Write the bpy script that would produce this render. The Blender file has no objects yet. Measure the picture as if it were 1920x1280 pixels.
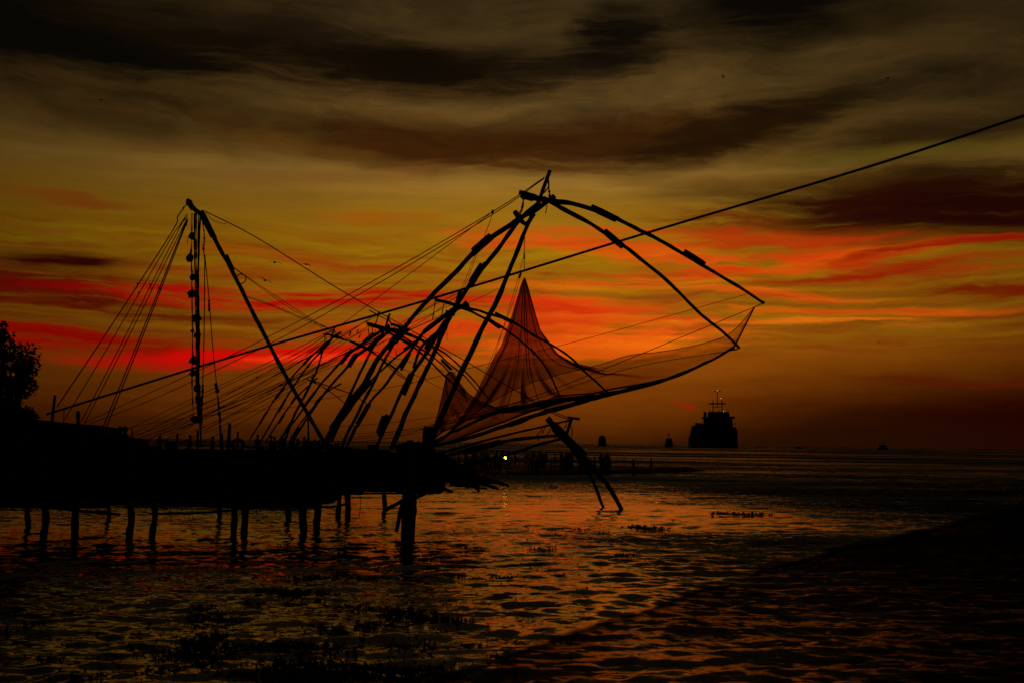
import bpy, bmesh, math, random
import numpy as np
from mathutils import Vector, Matrix, noise as mnoise

random.seed(7)
rng = np.random.default_rng(7)
scene = bpy.context.scene
COL = scene.collection

# ------------------------------------------------------------------ camera
F = 2000.0                       # focal length in pixels of a 1920 wide picture
CAM = Vector((0.0, 0.0, 3.0))
PITCH = math.atan(189.0 / F)
ROLL = math.radians(0.72)
_f = Vector((0, math.cos(PITCH), math.sin(PITCH)))
_u0 = Vector((0, -math.sin(PITCH), math.cos(PITCH)))
_r0 = Vector((1, 0, 0))
_r = _r0 * math.cos(ROLL) + _u0 * math.sin(ROLL)
_u = _u0 * math.cos(ROLL) - _r0 * math.sin(ROLL)
cam_data = bpy.data.cameras.new('camera')
cam_data.sensor_fit = 'HORIZONTAL'
cam_data.sensor_width = 36.0
cam_data.lens = 36.0 * F / 1920.0
cam_data.clip_start = 0.1
cam_data.clip_end = 20000.0
cam_data.dof.use_dof = True
cam_data.dof.focus_distance = 40.0
cam_data.dof.aperture_fstop = 2.2
cam = bpy.data.objects.new('camera', cam_data)
m = Matrix((( _r.x, _u.x, -_f.x, CAM.x), (_r.y, _u.y, -_f.y, CAM.y), (_r.z, _u.z, -_f.z, CAM.z), (0, 0, 0, 1)))
cam.matrix_world = m
COL.objects.link(cam)
scene.camera = cam


def ray(px, py):
    return _f + _r * ((px - 960.0) / F) + _u * ((640.0 - py) / F)


def at(px, py, Y):
    d = ray(px, py)
    return CAM + d * (Y / d.y)


def ground(px, py, z=0.0):
    d = ray(px, py)
    return CAM + d * ((z - CAM.z) / d.z)


# ------------------------------------------------------------------ light and exposure
scene.view_settings.view_transform = 'Standard'
scene.view_settings.look = 'None'
scene.view_settings.exposure = 0.0
scene.view_settings.gamma = 1.0
scene.view_settings.use_curve_mapping = False
scene.cycles.use_denoising = True
scene.cycles.max_bounces = 4
scene.cycles.transparent_max_bounces = 24
scene.cycles.caustics_reflective = False
scene.cycles.caustics_refractive = False

SUN_AZ = math.radians(3.5)       # to the right of the view axis
SUN_EL = math.radians(1.2)


def lin(c):
    out = []
    for v in c:
        v = v / 255.0
        out.append(v / 12.92 if v <= 0.04045 else ((v + 0.055) / 1.055) ** 2.4)
    return out


class NT:
    """small helper for building node trees"""
    def __init__(self, tree):
        self.t = tree
        self.n = tree.nodes
        self.l = tree.links

    def new(self, kind, **kw):
        nd = self.n.new(kind)
        for k, v in kw.items():
            setattr(nd, k, v)
        return nd

    def put(self, sock, v):
        if hasattr(v, 'is_output') or isinstance(v, bpy.types.NodeSocket):
            self.l.new(v, sock)
        else:
            sock.default_value = v

    def math(self, op, a, b=0.0, c=0.0, clamp=False):
        nd = self.new('ShaderNodeMath', operation=op, use_clamp=clamp)
        for i, v in enumerate((a, b, c)):
            self.put(nd.inputs[i], v)
        return nd.outputs[0]

    def comb(self, x, y, z=0.0):
        nd = self.new('ShaderNodeCombineXYZ')
        for i, v in enumerate((x, y, z)):
            self.put(nd.inputs[i], v)
        return nd.outputs[0]

    def noise(self, vec, scale=1.0, detail=3.0, rough=0.5, dist=0.0):
        nd = self.new('ShaderNodeTexNoise')
        self.put(nd.inputs['Vector'], vec)
        nd.inputs['Scale'].default_value = scale
        nd.inputs['Detail'].default_value = detail
        nd.inputs['Roughness'].default_value = rough
        nd.inputs['Distortion'].default_value = dist
        return nd

    def mix(self, fac, a, b, blend='MIX'):
        nd = self.new('ShaderNodeMix', data_type='RGBA', blend_type=blend)
        self.put(nd.inputs[0], fac)
        self.put(nd.inputs[6], a)
        self.put(nd.inputs[7], b)
        return nd.outputs[2]

    def maprange(self, v, a, b, c, d, kind='LINEAR'):
        nd = self.new('ShaderNodeMapRange', interpolation_type=kind)
        for i, x in enumerate((v, a, b, c, d)):
            self.put(nd.inputs[i], x)
        return nd.outputs[0]

    def ramp(self, v, stops):
        nd = self.new('ShaderNodeValToRGB')
        el = nd.color_ramp.elements
        while len(el) < len(stops):
            el.new(0.5)
        for e, (p, c) in zip(el, stops):
            e.position = p
            e.color = (*c, 1.0)
        self.put(nd.inputs[0], v)
        return nd.outputs[0]


# ------------------------------------------------------------------ sky
world = bpy.data.worlds.new('World')
scene.world = world
world.use_nodes = True
world.cycles.sampling_method = 'NONE'
world.node_tree.nodes.clear()
T = NT(world.node_tree)
tc = T.new('ShaderNodeTexCoord')
sep = T.new('ShaderNodeSeparateXYZ')
T.l.new(tc.outputs['Generated'], sep.inputs[0])
az = T.math('ARCTAN2', sep.outputs[0], sep.outputs[1])
el = T.math('ARCSINE', sep.outputs[2])
U = T.math('MULTIPLY', az, F)
V = T.math('MULTIPLY', el, F)


def uv_of(px, py):
    d = ray(px, py).normalized()
    return math.atan2(d.x, d.y) * F, math.asin(d.z) * F


# slow waves and fine streaks of the cloud layers
w1 = T.noise(T.comb(T.math('DIVIDE', U, 420.0), T.math('DIVIDE', V, 110.0), 0.0), 1.0, 4.0, 0.55)
w2 = T.noise(T.comb(T.math('DIVIDE', U, 230.0), T.math('DIVIDE', V, 60.0), 7.3), 1.0, 7.0, 0.64, 0.5)
sw1 = T.new('ShaderNodeSeparateColor'); T.l.new(w1.outputs[1], sw1.inputs[0])
sw2 = T.new('ShaderNodeSeparateColor'); T.l.new(w2.outputs[1], sw2.inputs[0])
Uw = T.math('ADD', U, T.math('ADD', T.math('MULTIPLY', T.math('SUBTRACT', sw1.outputs[0], 0.5), 300.0),
                             T.math('MULTIPLY', T.math('SUBTRACT', sw2.outputs[0], 0.5), 150.0)))
Vw = T.math('ADD', V, T.math('ADD', T.math('MULTIPLY', T.math('SUBTRACT', sw1.outputs[1], 0.5), 60.0),
                             T.math('MULTIPLY', T.math('SUBTRACT', sw2.outputs[1], 0.5), 34.0)))
UVw = T.comb(Uw, Vw, 0.0)
streak = T.noise(T.comb(T.math('DIVIDE', Uw, 280.0), T.math('DIVIDE', Vw, 19.0), 2.0), 1.0, 7.0, 0.62).outputs[0]
streak2 = T.noise(T.comb(T.math('DIVIDE', Uw, 110.0), T.math('DIVIDE', Vw, 11.0), 9.0), 1.0, 6.0, 0.64).outputs[0]

stops = [(829, (62, 27, 3)), (790, (92, 42, 3)), (740, (116, 56, 5)), (670, (140, 72, 8)), (600, (150, 88, 10)),
         (540, (152, 92, 9)), (460, (152, 101, 8)), (400, (145, 101, 20)), (340, (140, 102, 40)), (305, (118, 84, 32)),
         (265, (92, 66, 26)), (200, (86, 62, 25)), (150, (80, 57, 24)), (110, (58, 42, 17)), (20, (48, 35, 15)),
         (-200, (42, 31, 14))]
base = T.ramp(T.maprange(Vw, 0.0, 1100.0, 0.0, 1.0), [((829 - y) / 1100.0, lin(c)) for y, c in stops])
# glow fades away from where the sun went down
du = T.math('DIVIDE', T.math('SUBTRACT', U, 110.0), 690.0)
gl = T.math('EXPONENT', T.math('MULTIPLY', T.math('MULTIPLY', du, du), -0.5))
gl = T.math('ADD', T.math('MULTIPLY', gl, 0.975), 0.025)
col = T.mix(1.0, base, T.comb(gl, gl, gl), 'MULTIPLY')
tex = T.maprange(streak, 0.25, 0.75, 0.84, 1.16)
col = T.mix(1.0, col, T.comb(tex, tex, tex), 'MULTIPLY')

SKRAW = T.math('ADD', T.maprange(streak, 0.32, 0.68, 0.0, 1.0), T.maprange(streak2, 0.3, 0.7, -0.2, 0.5))
SOLID = T.math('ADD', 0.72, T.math('MULTIPLY', SKRAW, 0.62))
SK = T.math('ADD', T.maprange(streak, 0.34, 0.66, 0.05, 1.75), T.maprange(streak2, 0.3, 0.7, -0.2, 0.6))
CLOUDS = [
    # x, y, half width, half height, tilt, colour, strength
    (150, 190, 420, 45, -5, (34, 20, 4), .55), (420, 205, 420, 22, -5, (44, 29, 6), .55),
    (850, 168, 480, 46, 0, (92, 64, 28), .8), (1180, 195, 420, 65, 0, (90, 66, 29), .65),
    (1500, 125, 380, 75, 4, (62, 46, 17), .55), (1050, 60, 300, 60, 0, (62, 46, 20), .5),
    (130, 66, 640, 72, -3, (2, 1, 0), 1.0), (60, 60, 300, 60, 0, (1, 1, 0), 1.0), (620, 108, 620, 56, -4, (15, 5, 0), .97),
    (870, 122, 420, 34, 0, (7, 3, 0), .85), (540, 58, 190, 36, 0, (24, 13, 5), .7),
    (1155, 78, 105, 78, 38, (9, 5, 2), 1.0), (1070, 134, 220, 26, 9, (16, 9, 3), .8),
    (1450, 5, 230, 82, 8, (3, 2, 0), 1.0), (1630, 38, 200, 34, 0, (20, 12, 2), .7),
    (840, 278, 400, 58, -2, (56, 24, 2), .95), (1130, 268, 480, 54, 3, (60, 29, 4), .95),
    (480, 235, 260, 20, -9, (62, 38, 7), .6), (620, 285, 300, 18, -8, (84, 52, 12), .6), (640, 330, 300, 18, 3, (112, 70, 26), .5),
    (1480, 226, 380, 40, 14, (20, 8, 0), .95), (1330, 255, 260, 30, 8, (30, 14, 1), .8),
    (1760, 245, 360, 38, 3, (26, 13, 2), .85), (1680, 287, 330, 22, 0, (82, 66, 15), .75),
    (1720, 342, 360, 44, 2, (24, 7, 0), .9), (1720, 398, 480, 62, -3, (38, 2, 0), .97), (1960, 378, 420, 66, 0, (26, 0, 0), 1.0), (1850, 130, 330, 110, 0, (40, 29, 10), .6),
    (1430, 350, 300, 24, 3, (70, 44, 8), .7), (1320, 335, 260, 16, 0, (96, 62, 16), .6),
    (1380, 420, 320, 40, -4, (105, 34, 3), .8),
    (90, 482, 250, 32, 0, (42, 0, 0), 1.0), (60, 520, 430, 26, 0, (78, 0, 0), .9),
    (720, 412, 180, 20, -3, (152, 82, 5), .8), (150, 372, 190, 13, 0, (104, 44, 8), .7),
    (640, 488, 380, 22, -3, (146, 62, 5), .75), (420, 510, 250, 16, 0, (130, 55, 3), .6),
    (80, 552, 380, 40, 0, (80, 0, 0), .95), (560, 560, 560, 30, 0, (182, 0, 3), 1.0), (320, 592, 330, 14, 0, (84, 6, 0), .7),
    (60, 622, 330, 30, 0, (132, 0, 0), .9), (250, 652, 480, 30, -2, (140, 0, 0), .9), (350, 682, 330, 26, 0, (172, 4, 4), .85),
    (520, 662, 320, 34, 5, (218, 8, 3), 1.0), (560, 674, 200, 20, 6, (238, 48, 15), 1.0),
    (720, 642, 240, 46, 0, (205, 28, 6), .9), (900, 572, 330, 28, 0, (178, 18, 4), .85), (800, 625, 260, 28, 0, (190, 60, 8), .7),
    (1050, 450, 280, 30, 0, (205, 72, 12), .9), (1250, 478, 330, 30, -4, (212, 78, 10), .9),
    (1150, 522, 400, 26, 3, (206, 84, 10), .85), (1060, 572, 290, 27, 0, (216, 56, 10), .9),
    (1150, 602, 300, 22, 0, (226, 94, 12), .9), (1010, 618, 300, 46, 0, (214, 62, 10), .85),
    (1130, 642, 360, 40, 4, (230, 94, 12), 1.0), (1000, 668, 260, 22, 3, (196, 78, 8), .7),
    (1450, 452, 360, 36, -2, (176, 48, 5), .85), (1760, 505, 330, 26, 3, (160, 40, 3), .75), (1480, 490, 300, 24, 3, (206, 62, 6), .9), (1720, 472, 230, 17, 9, (186, 44, 4), .8), (1640, 508, 160, 12, 4, (170, 60, 4), .7), (1830, 454, 260, 13, 5, (140, 10, 0), .9),
    (1600, 512, 280, 16, 2, (150, 26, 2), .8), (1880, 542, 260, 20, -4, (112, 10, 0), .85),
    (1450, 545, 330, 15, -4, (205, 84, 9), .85), (1550, 578, 480, 13, -2, (196, 78, 8), .8),
    (1490, 599, 280, 8, 0, (214, 98, 15), 1.0), (1730, 607, 150, 8, 0, (158, 78, 15), .85),
    (1990, 810, 860, 175, 0, (30, 0, 0), .97), (1600, 835, 560, 95, 0, (34, 13, 2), .8), (1800, 712, 330, 18, -2, (86, 20, 4), .7),
    (1300, 757, 44, 7, -5, (170, 14, 12), .7), (0, 800, 420, 70, 0, (48, 14, 1), .5),
]
TURNED = {}
for (cx, cy, hw, hh, tilt, c, s) in CLOUDS:
    u0, v0 = uv_of(cx, cy)
    big = 1.3 if cy < 405 else 1.0
    red = c[0] > 70 and c[1] < 45 and cy > 405
    if red:
        hh, s = hh * .93, s * .97
        c = (c[0] * .93, c[1], c[2])
    hw, hh = hw * (1.15 if cy < 405 else 1.0), hh * big
    ca, sa = math.cos(math.radians(tilt)), math.sin(math.radians(tilt))
    if tilt not in TURNED:
        TURNED[tilt] = T.comb(T.math('ADD', T.math('MULTIPLY', Uw, ca), T.math('MULTIPLY', Vw, sa)), T.math('SUBTRACT', T.math('MULTIPLY', Vw, ca), T.math('MULTIPLY', Uw, sa)), 0.0)
    mp = T.new('ShaderNodeVectorMath', operation='MULTIPLY_ADD')
    T.l.new(TURNED[tilt], mp.inputs[0])
    mp.inputs[1].default_value = (1 / hw, 1 / hh, 0)
    mp.inputs[2].default_value = (-(u0 * ca + v0 * sa) / hw, -(v0 * ca - u0 * sa) / hh, 0)
    g = T.new('ShaderNodeTexGradient', gradient_type='SPHERICAL')
    T.l.new(mp.outputs[0], g.inputs[0])
    k = T.math('MULTIPLY', g.outputs['Fac'], SOLID if cy < 405 or cx == 90 else (1.15 if cy > 700 and cx != 1300 else SK))
    k = T.maprange(k, 0.03, 0.9 if cy < 405 else 0.98, 0.0, s, 'SMOOTHSTEP')
    col = T.mix(k, col, (*lin(c), 1.0))
# thin veils: the lit streaks run from red to orange within themselves
veil = T.noise(T.comb(T.math('DIVIDE', Uw, 210.0), T.math('DIVIDE', Vw, 15.0), 5.0), 1.0, 4.0, 0.6).outputs[0]
band = T.math('MULTIPLY', T.maprange(V, 130.0, 210.0, 0.0, 1.0, 'SMOOTHSTEP'), T.maprange(V, 330.0, 430.0, 1.0, 0.0, 'SMOOTHSTEP'))
gm = T.math('ADD', 1.0, T.math('MULTIPLY', band, T.maprange(veil, 0.3, 0.7, -0.5, 0.5)))
rm = T.math('ADD', 1.0, T.math('MULTIPLY', band, T.maprange(veil, 0.3, 0.7, -0.12, 0.12)))
col = T.mix(1.0, col, T.comb(rm, gm, 1.0), 'MULTIPLY')
# high clouds get broken texture of their own
hi = T.noise(T.comb(T.math('DIVIDE', Uw, 260.0), T.math('DIVIDE', Vw, 75.0), 4.0), 1.0, 7.0, 0.62, 0.9).outputs[0]
himask = T.maprange(V, 420.0, 640.0, 0.0, 1.0, 'SMOOTHSTEP')
hk = T.math('ADD', 1.0, T.math('MULTIPLY', himask, T.maprange(hi, 0.3, 0.7, -0.6, 0.42)))
col = T.mix(1.0, col, T.comb(hk, hk, hk), 'MULTIPLY')
sky = T.new('ShaderNodeTexSky', sky_type='NISHITA')
sky.sun_disc = False
sky.sun_elevation = SUN_EL
sky.sun_rotation = SUN_AZ
sky.air_density = 2.0
sky.dust_density = 4.0
col = T.mix(0.002, col, sky.outputs[0], 'ADD')
bg = T.new('ShaderNodeBackground')
T.l.new(col, bg.inputs['Color'])
bg.inputs['Strength'].default_value = 1.0
wo = T.new('ShaderNodeOutputWorld')
T.l.new(bg.outputs[0], wo.inputs[0])

sun_data = bpy.data.lights.new('sun', 'SUN')
sun_data.energy = 0.003
sun_data.angle = math.radians(20)
sun_data.color = (1.0, 0.45, 0.15)
sun = bpy.data.objects.new('sun', sun_data)
sun.rotation_euler = (math.radians(90) - SUN_EL, 0, math.pi - SUN_AZ)
sun.location = (0, 0, 60)
COL.objects.link(sun)


# ------------------------------------------------------------------ materials
def material(name, c1, c2=None, scale=6.0, rough=0.8, bump=0.3, stretch=(1, 1, 1), metallic=0.0):
    mt = bpy.data.materials.new(name)
    mt.use_nodes = True
    t = NT(mt.node_tree)
    b = t.n['Principled BSDF']
    b.inputs['Roughness'].default_value = rough
    b.inputs['Metallic'].default_value = metallic
    co = t.new('ShaderNodeTexCoord')
    mp = t.new('ShaderNodeMapping')
    mp.inputs['Scale'].default_value = stretch
    t.l.new(co.outputs['Object'], mp.inputs[0])
    nz = t.noise(mp.outputs[0], scale, 5.0, 0.6)
    c2 = c2 or [v * 0.55 for v in c1]
    t.l.new(t.mix(t.maprange(nz.outputs[0], 0.3, 0.7, 0, 1), (*c1, 1), (*c2, 1)), b.inputs['Base Color'])
    if bump:
        bp = t.new('ShaderNodeBump')
        bp.inputs['Strength'].default_value = bump
        bp.inputs['Distance'].default_value = 0.02
        t.l.new(nz.outputs[0], bp.inputs['Height'])
        t.l.new(bp.outputs[0], b.inputs['Normal'])
    return mt


def emitter(name, c, s):
    mt = bpy.data.materials.new(name)
    mt.use_nodes = True
    b = mt.node_tree.nodes['Principled BSDF']
    b.inputs['Base Color'].default_value = (0.1, 0.1, 0.1, 1)
    b.inputs['Emission Color'].default_value = (*c, 1)
    b.inputs['Emission Strength'].default_value = s
    return mt


M = {
    'pole': material('weathered_teak', (0.075, 0.055, 0.036), (0.035, 0.026, 0.018), 9, 0.85, 0.5, (1, 1, .25)),
    'pile': material('wet_timber', (0.045, 0.036, 0.026), (0.02, 0.017, 0.013), 7, 0.6, 0.5, (1, 1, .2)),
    'plank': material('grey_plank', (0.06, 0.05, 0.04), (0.03, 0.025, 0.02), 6, 0.85, 0.4, (.3, 1, 1)),
    'rope': material('coir_rope', (0.09, 0.065, 0.04), (0.05, 0.035, 0.02), 30, 0.9, 0.3),
    'cable': material('black_cable', (0.02, 0.02, 0.02), (0.014, 0.014, 0.014), 30, 0.6, 0.1),
    'stone': material('granite', (0.12, 0.11, 0.10), (0.06, 0.055, 0.05), 12, 0.9, 0.6),
    'iron': material('rusty_iron', (0.07, 0.04, 0.025), (0.03, 0.02, 0.015), 15, 0.75, 0.4),
    'leaf': material('leaf', (0.05, 0.075, 0.025), (0.03, 0.05, 0.016), 2, 0.6, 0.0),
    'weed': material('water_hyacinth', (0.04, 0.065, 0.02), (0.02, 0.035, 0.012), 5, 0.65, 0.0),
    'bark': material('bark', (0.08, 0.06, 0.045), (0.04, 0.03, 0.022), 10, 0.9, 0.6),
    'thatch': material('roof_sheet', (0.07, 0.06, 0.05), (0.035, 0.03, 0.025), 5, 0.85, 0.4),
    'wall': material('shed_wall', (0.08, 0.07, 0.055), (0.05, 0.042, 0.034), 3, 0.9, 0.3),
    'hull': material('ship_hull_paint', (0.035, 0.035, 0.04), (0.025, 0.024, 0.026), 0.3, 0.5, 0.1),
    'house': material('ship_house_paint', (0.10, 0.10, 0.10), (0.07, 0.068, 0.065), 0.4, 0.5, 0.1),
    'glass': material('dark_glass', (0.01, 0.012, 0.014), (0.01, 0.01, 0.012), 1, 0.1, 0.0),
    'feather': material('feather', (0.03, 0.028, 0.026), (0.02, 0.018, 0.017), 20, 0.8, 0.0),
    'rubber': material('rubber', (0.02, 0.02, 0.02), (0.015, 0.015, 0.015), 20, 0.8, 0.2),
    'skin': material('skin', (0.16, 0.09, 0.055), (0.14, 0.08, 0.05), 6, 0.6, 0.0),
    'hair': material('hair', (0.012, 0.010, 0.009), (0.01, 0.008, 0.008), 30, 0.6, 0.2),
    'cloth1': material('cloth_navy', (0.03, 0.035, 0.06), (0.02, 0.025, 0.05), 10, 0.9, 0.2),
    'cloth2': material('cloth_maroon', (0.08, 0.02, 0.02), (0.06, 0.016, 0.016), 10, 0.9, 0.2),
    'cloth3': material('cloth_grey', (0.09, 0.09, 0.09), (0.07, 0.07, 0.07), 10, 0.9, 0.2),
    'bulb': emitter('lit_bulb', (1.0, 0.40, 0.035), 22.0),
    'navlight': emitter('ship_light', (1.0, 0.7, 0.45), 1.3),
}


def net_material(name, tint, d0, d1, thread=(1.0, 0.55, 0.5), rough=0.5):
    """fine mesh netting: mostly holes, so mostly transparent; attribute 'bunching' says how bunched it is"""
    mt = bpy.data.materials.new(name)
    mt.use_nodes = True
    t = NT(mt.node_tree)
    t.n.clear()
    at_ = t.new('ShaderNodeAttribute', attribute_name='bunching')
    co = t.new('ShaderNodeTexCoord')
    nz = t.noise(co.outputs['Object'], 0.9, 4.0, 0.6).outputs[0]
    nf = t.noise(co.outputs['Object'], 14.0, 2.0, 0.6).outputs[0]
    d = t.math('ADD', at_.outputs['Fac'], t.math('MULTIPLY', t.math('SUBTRACT', nz, 0.5), rough))
    d = t.math('ADD', d, t.math('MULTIPLY', t.math('SUBTRACT', nf, 0.5), 0.15))
    d = t.maprange(d, 0.0, 1.0, d0, d1)
    tr = t.new('ShaderNodeBsdfTransparent')
    t.l.new(t.mix(t.math('MULTIPLY', d, 1.0, clamp=True), (1, 1, 1, 1), (*thread, 1)), tr.inputs['Color'])
    df = t.new('ShaderNodeBsdfDiffuse')
    df.inputs['Color'].default_value = (*tint, 1)
    tl = t.new('ShaderNodeBsdfTranslucent')
    tl.inputs['Color'].default_value = (tint[0] * 1.2, tint[1] * 1.0, tint[2], 1)
    m1 = t.new('ShaderNodeMixShader'); m1.inputs[0].default_value = 0.5
    t.l.new(df.outputs[0], m1.inputs[1]); t.l.new(tl.outputs[0], m1.inputs[2])
    m2 = t.new('ShaderNodeMixShader')
    t.l.new(d, m2.inputs[0]); t.l.new(tr.outputs[0], m2.inputs[1]); t.l.new(m1.outputs[0], m2.inputs[2])
    o = t.new('ShaderNodeOutputMaterial')
    t.l.new(m2.outputs[0], o.inputs[0])
    return mt


M['net'] = net_material('red_brown_netting', (0.13, 0.032, 0.022), 0.20, 0.97)
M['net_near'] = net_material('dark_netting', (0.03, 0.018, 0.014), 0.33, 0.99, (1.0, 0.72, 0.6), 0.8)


# ------------------------------------------------------------------ object helpers
ORG = {}


def tag(o, label=None, cat=None, group=None, kind=None):
    if label: o['label'] = label
    if cat: o['category'] = cat
    if group: o['group'] = group
    if kind: o['kind'] = kind
    return o


def thing(name, loc, label, cat, group=None):
    o = bpy.data.objects.new(name, None)
    o.location = loc
    o.empty_display_size = 0.2
    COL.objects.link(o)
    ORG[o] = Vector(loc)
    return tag(o, label, cat, group)


def link_mesh(name, verts, faces, mat, parent=None, smooth=True, base=None):
    """verts in world space; the object's origin is its parent's origin (or base)"""
    org = ORG.get(parent, None) if parent else None
    off = org if org is not None else Vector(base) if base is not None else Vector((0, 0, 0))
    vv = np.asarray(verts, dtype=float) - np.array(off)
    me = bpy.data.meshes.new(name)
    me.from_pydata(vv.tolist(), [], faces if isinstance(faces, list) else faces.tolist())
    if smooth:
        me.polygons.foreach_set('use_smooth', [True] * len(me.polygons))
    mats = mat if isinstance(mat, (list, tuple)) else [mat]
    for k in mats:
        me.materials.append(M[k])
    me.update()
    o = bpy.data.objects.new(name, me)
    COL.objects.link(o)
    if parent is not None:
        o.parent = parent
        ORG[o] = off
    else:
        o.location = off
        ORG[o] = off
    return o


def curve(pts, n=7):
    """Catmull-Rom through world points"""
    P = [Vector(p) for p in pts]
    if len(P) == 2:
        return [P[0].lerp(P[1], i / n) for i in range(n + 1)]
    out = []
    Q = [P[0] * 2 - P[1]] + P + [P[-1] * 2 - P[-2]]
    for i in range(1, len(Q) - 2):
        a, b, c, d = Q[i - 1], Q[i], Q[i + 1], Q[i + 2]
        for k in range(n):
            t = k / n
            out.append(0.5 * ((2 * b) + (c - a) * t + (2 * a - 5 * b + 4 * c - d) * t * t + (3 * b - a - 3 * c + d) * t ** 3))
    out.append(P[-1])
    return out


def tube(pts, radii, sides=8, lump=0.0, seed=0, cap=True):
    P = [Vector(p) for p in pts]
    n = len(P)
    if isinstance(radii, (int, float)):
        radii = [radii] * n
    verts, faces = [], []
    ref = Vector((0.123, 0.97, 0.2)).normalized()
    for i in range(n):
        tan = (P[min(i + 1, n - 1)] - P[max(i - 1, 0)])
        if tan.length < 1e-9: tan = Vector((0, 0, 1))
        tan.normalize()
        r = ref
        if abs(tan.dot(r)) > 0.95: r = Vector((1, 0, 0.1)).normalized()
        a = tan.cross(r).normalized()
        b = tan.cross(a)
        for s in range(sides):
            th = 2 * math.pi * s / sides
            rr = radii[i]
            if lump:
                rr *= 1 + lump * mnoise.noise(Vector((P[i].x * 2.1 + seed, P[i].z * 2.1 + math.cos(th), P[i].y * 2.1 + math.sin(th))))
            verts.append(P[i] + (a * math.cos(th) + b * math.sin(th)) * rr)
    for i in range(n - 1):
        for s in range(sides):
            s2 = (s + 1) % sides
            faces.append((i * sides + s, i * sides + s2, (i + 1) * sides + s2, (i + 1) * sides + s))
    if cap:
        faces.append(tuple(reversed(range(sides))))
        faces.append(tuple((n - 1) * sides + s for s in range(sides)))
    return verts, faces


def join(*vf):
    V, Fc = [], []
    for v, f in vf:
        o = len(V)
        V += list(v)
        Fc += [tuple(i + o for i in q) for q in f]
    return V, Fc


def boxvf(x0, x1, y0, y1, z0, z1):
    v = [Vector(p) for p in ((x0, y0, z0), (x1, y0, z0), (x1, y1, z0), (x0, y1, z0), (x0, y0, z1), (x1, y0, z1), (x1, y1, z1), (x0, y1, z1))]
    f = [(0, 3, 2, 1), (4, 5, 6, 7), (0, 1, 5, 4), (1, 2, 6, 5), (2, 3, 7, 6), (3, 0, 4, 7)]
    return v, f


def W(pts):
    return [at(*p) for p in pts]


SEED = [0]


def pole(root, name, pts, w0, w1, splices=(), mat='pole', sides=9, wob=0.035):
    """a crooked tapering trunk through (px, py, Y) points, widths in picture pixels; splices = lashed overlaps"""
    SEED[0] += 1
    c = curve(W(pts), 8)
    n = len(c)
    Ymean = sum(p.y for p in c) / n
    if Ymean > 68: w0, w1 = w0 * .8, w1 * .8
    rad, out = [], []
    for i, p in enumerate(c):
        t = i / (n - 1)
        rad.append((w0 + (w1 - w0) * t) * Ymean / F * 0.385)
        j = Vector((mnoise.noise(p * 0.8 + Vector((SEED[0] * 3.1, 0, 0))), mnoise.noise(p * 0.8 + Vector((0, SEED[0] * 2.3, 5))),
                    mnoise.noise(p * 0.8 + Vector((9, 0, SEED[0] * 1.7))))) * wob
        out.append(p + (j if 0 < i < n - 1 else Vector()))
    v, f = tube(out, rad, sides, 0.35, SEED[0])
    o = link_mesh(name, v, f, mat, root)
    for (ax, ay, bx, by, wk) in splices:
        def near(px, py):
            return min(range(n), key=lambda i: (out[i] - at(px, py, out[i].y)).length)
        i0, i1 = sorted((near(ax, ay), near(bx, by)))
        if i1 - i0 < 1: i1 = min(i0 + 1, n - 1)
        A, B = at(ax, ay, out[near(ax, ay)].y), at(bx, by, out[near(bx, by)].y)
        d = (B - A).normalized()
        off = d.cross(Vector((0, 1, 0))).normalized()
        r = wk * Ymean / F * (0.27 if Ymean < 68 else 0.22)
        A2, B2 = A - d * r * 1.2, B + d * r * 1.2
        parts = [tube([A2 + (B2 - A2) * (k / 5) + off * r * .62 for k in range(6)], [r * q for q in (.95, 1, 1.04, .98, 1.02, .9)], 8, 0.15, SEED[0] + 5),
                 tube([A + (B - A) * (k / 5) - off * r * .62 for k in range(6)], [r * q for q in (.9, 1, 1.03, .97, 1.02, .95)], 8, 0.15, SEED[0] + 9)]
        for k in (0.06, 0.28, 0.52, 0.74, 0.94):
            q = A.lerp(B, k)
            parts.append(tube([q - d * 0.03, q + d * 0.03], r * 1.5, 8))
        link_mesh('lashed_splice', *join(*parts), mat, o)
    return o


def rope(root, pts, w=1.3, sag=0.0, name='rope', mat='rope', sides=5, n=10, world=False, label=None):
    P = [Vector(p) for p in pts] if world else W(pts)
    if len(P) == 2:
        P = [P[0].lerp(P[1], i / n) - Vector((0, 0, sag * 4 * (i / n) * (1 - i / n))) for i in range(n + 1)]
    else:
        P = curve(P, 5)
    Ym = max(sum(p.y for p in P) / len(P), 2)
    v, f = tube(P, w * Ym / F * 0.5, sides)
    return link_mesh(name, v, f, mat, root)


def chain(root, pts, w=4.0):
    """knotted rope of lumps: rope with knots along it"""
    P = curve(W(pts), 9)
    Ym = sum(p.y for p in P) / len(P)
    rad = [w * Ym / F * 0.5 * (0.45 + 0.9 * random.random()) for _ in P]
    v, f = tube(P, rad, 6)
    return link_mesh('knotted_rope', v, f, 'rope', root)


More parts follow.
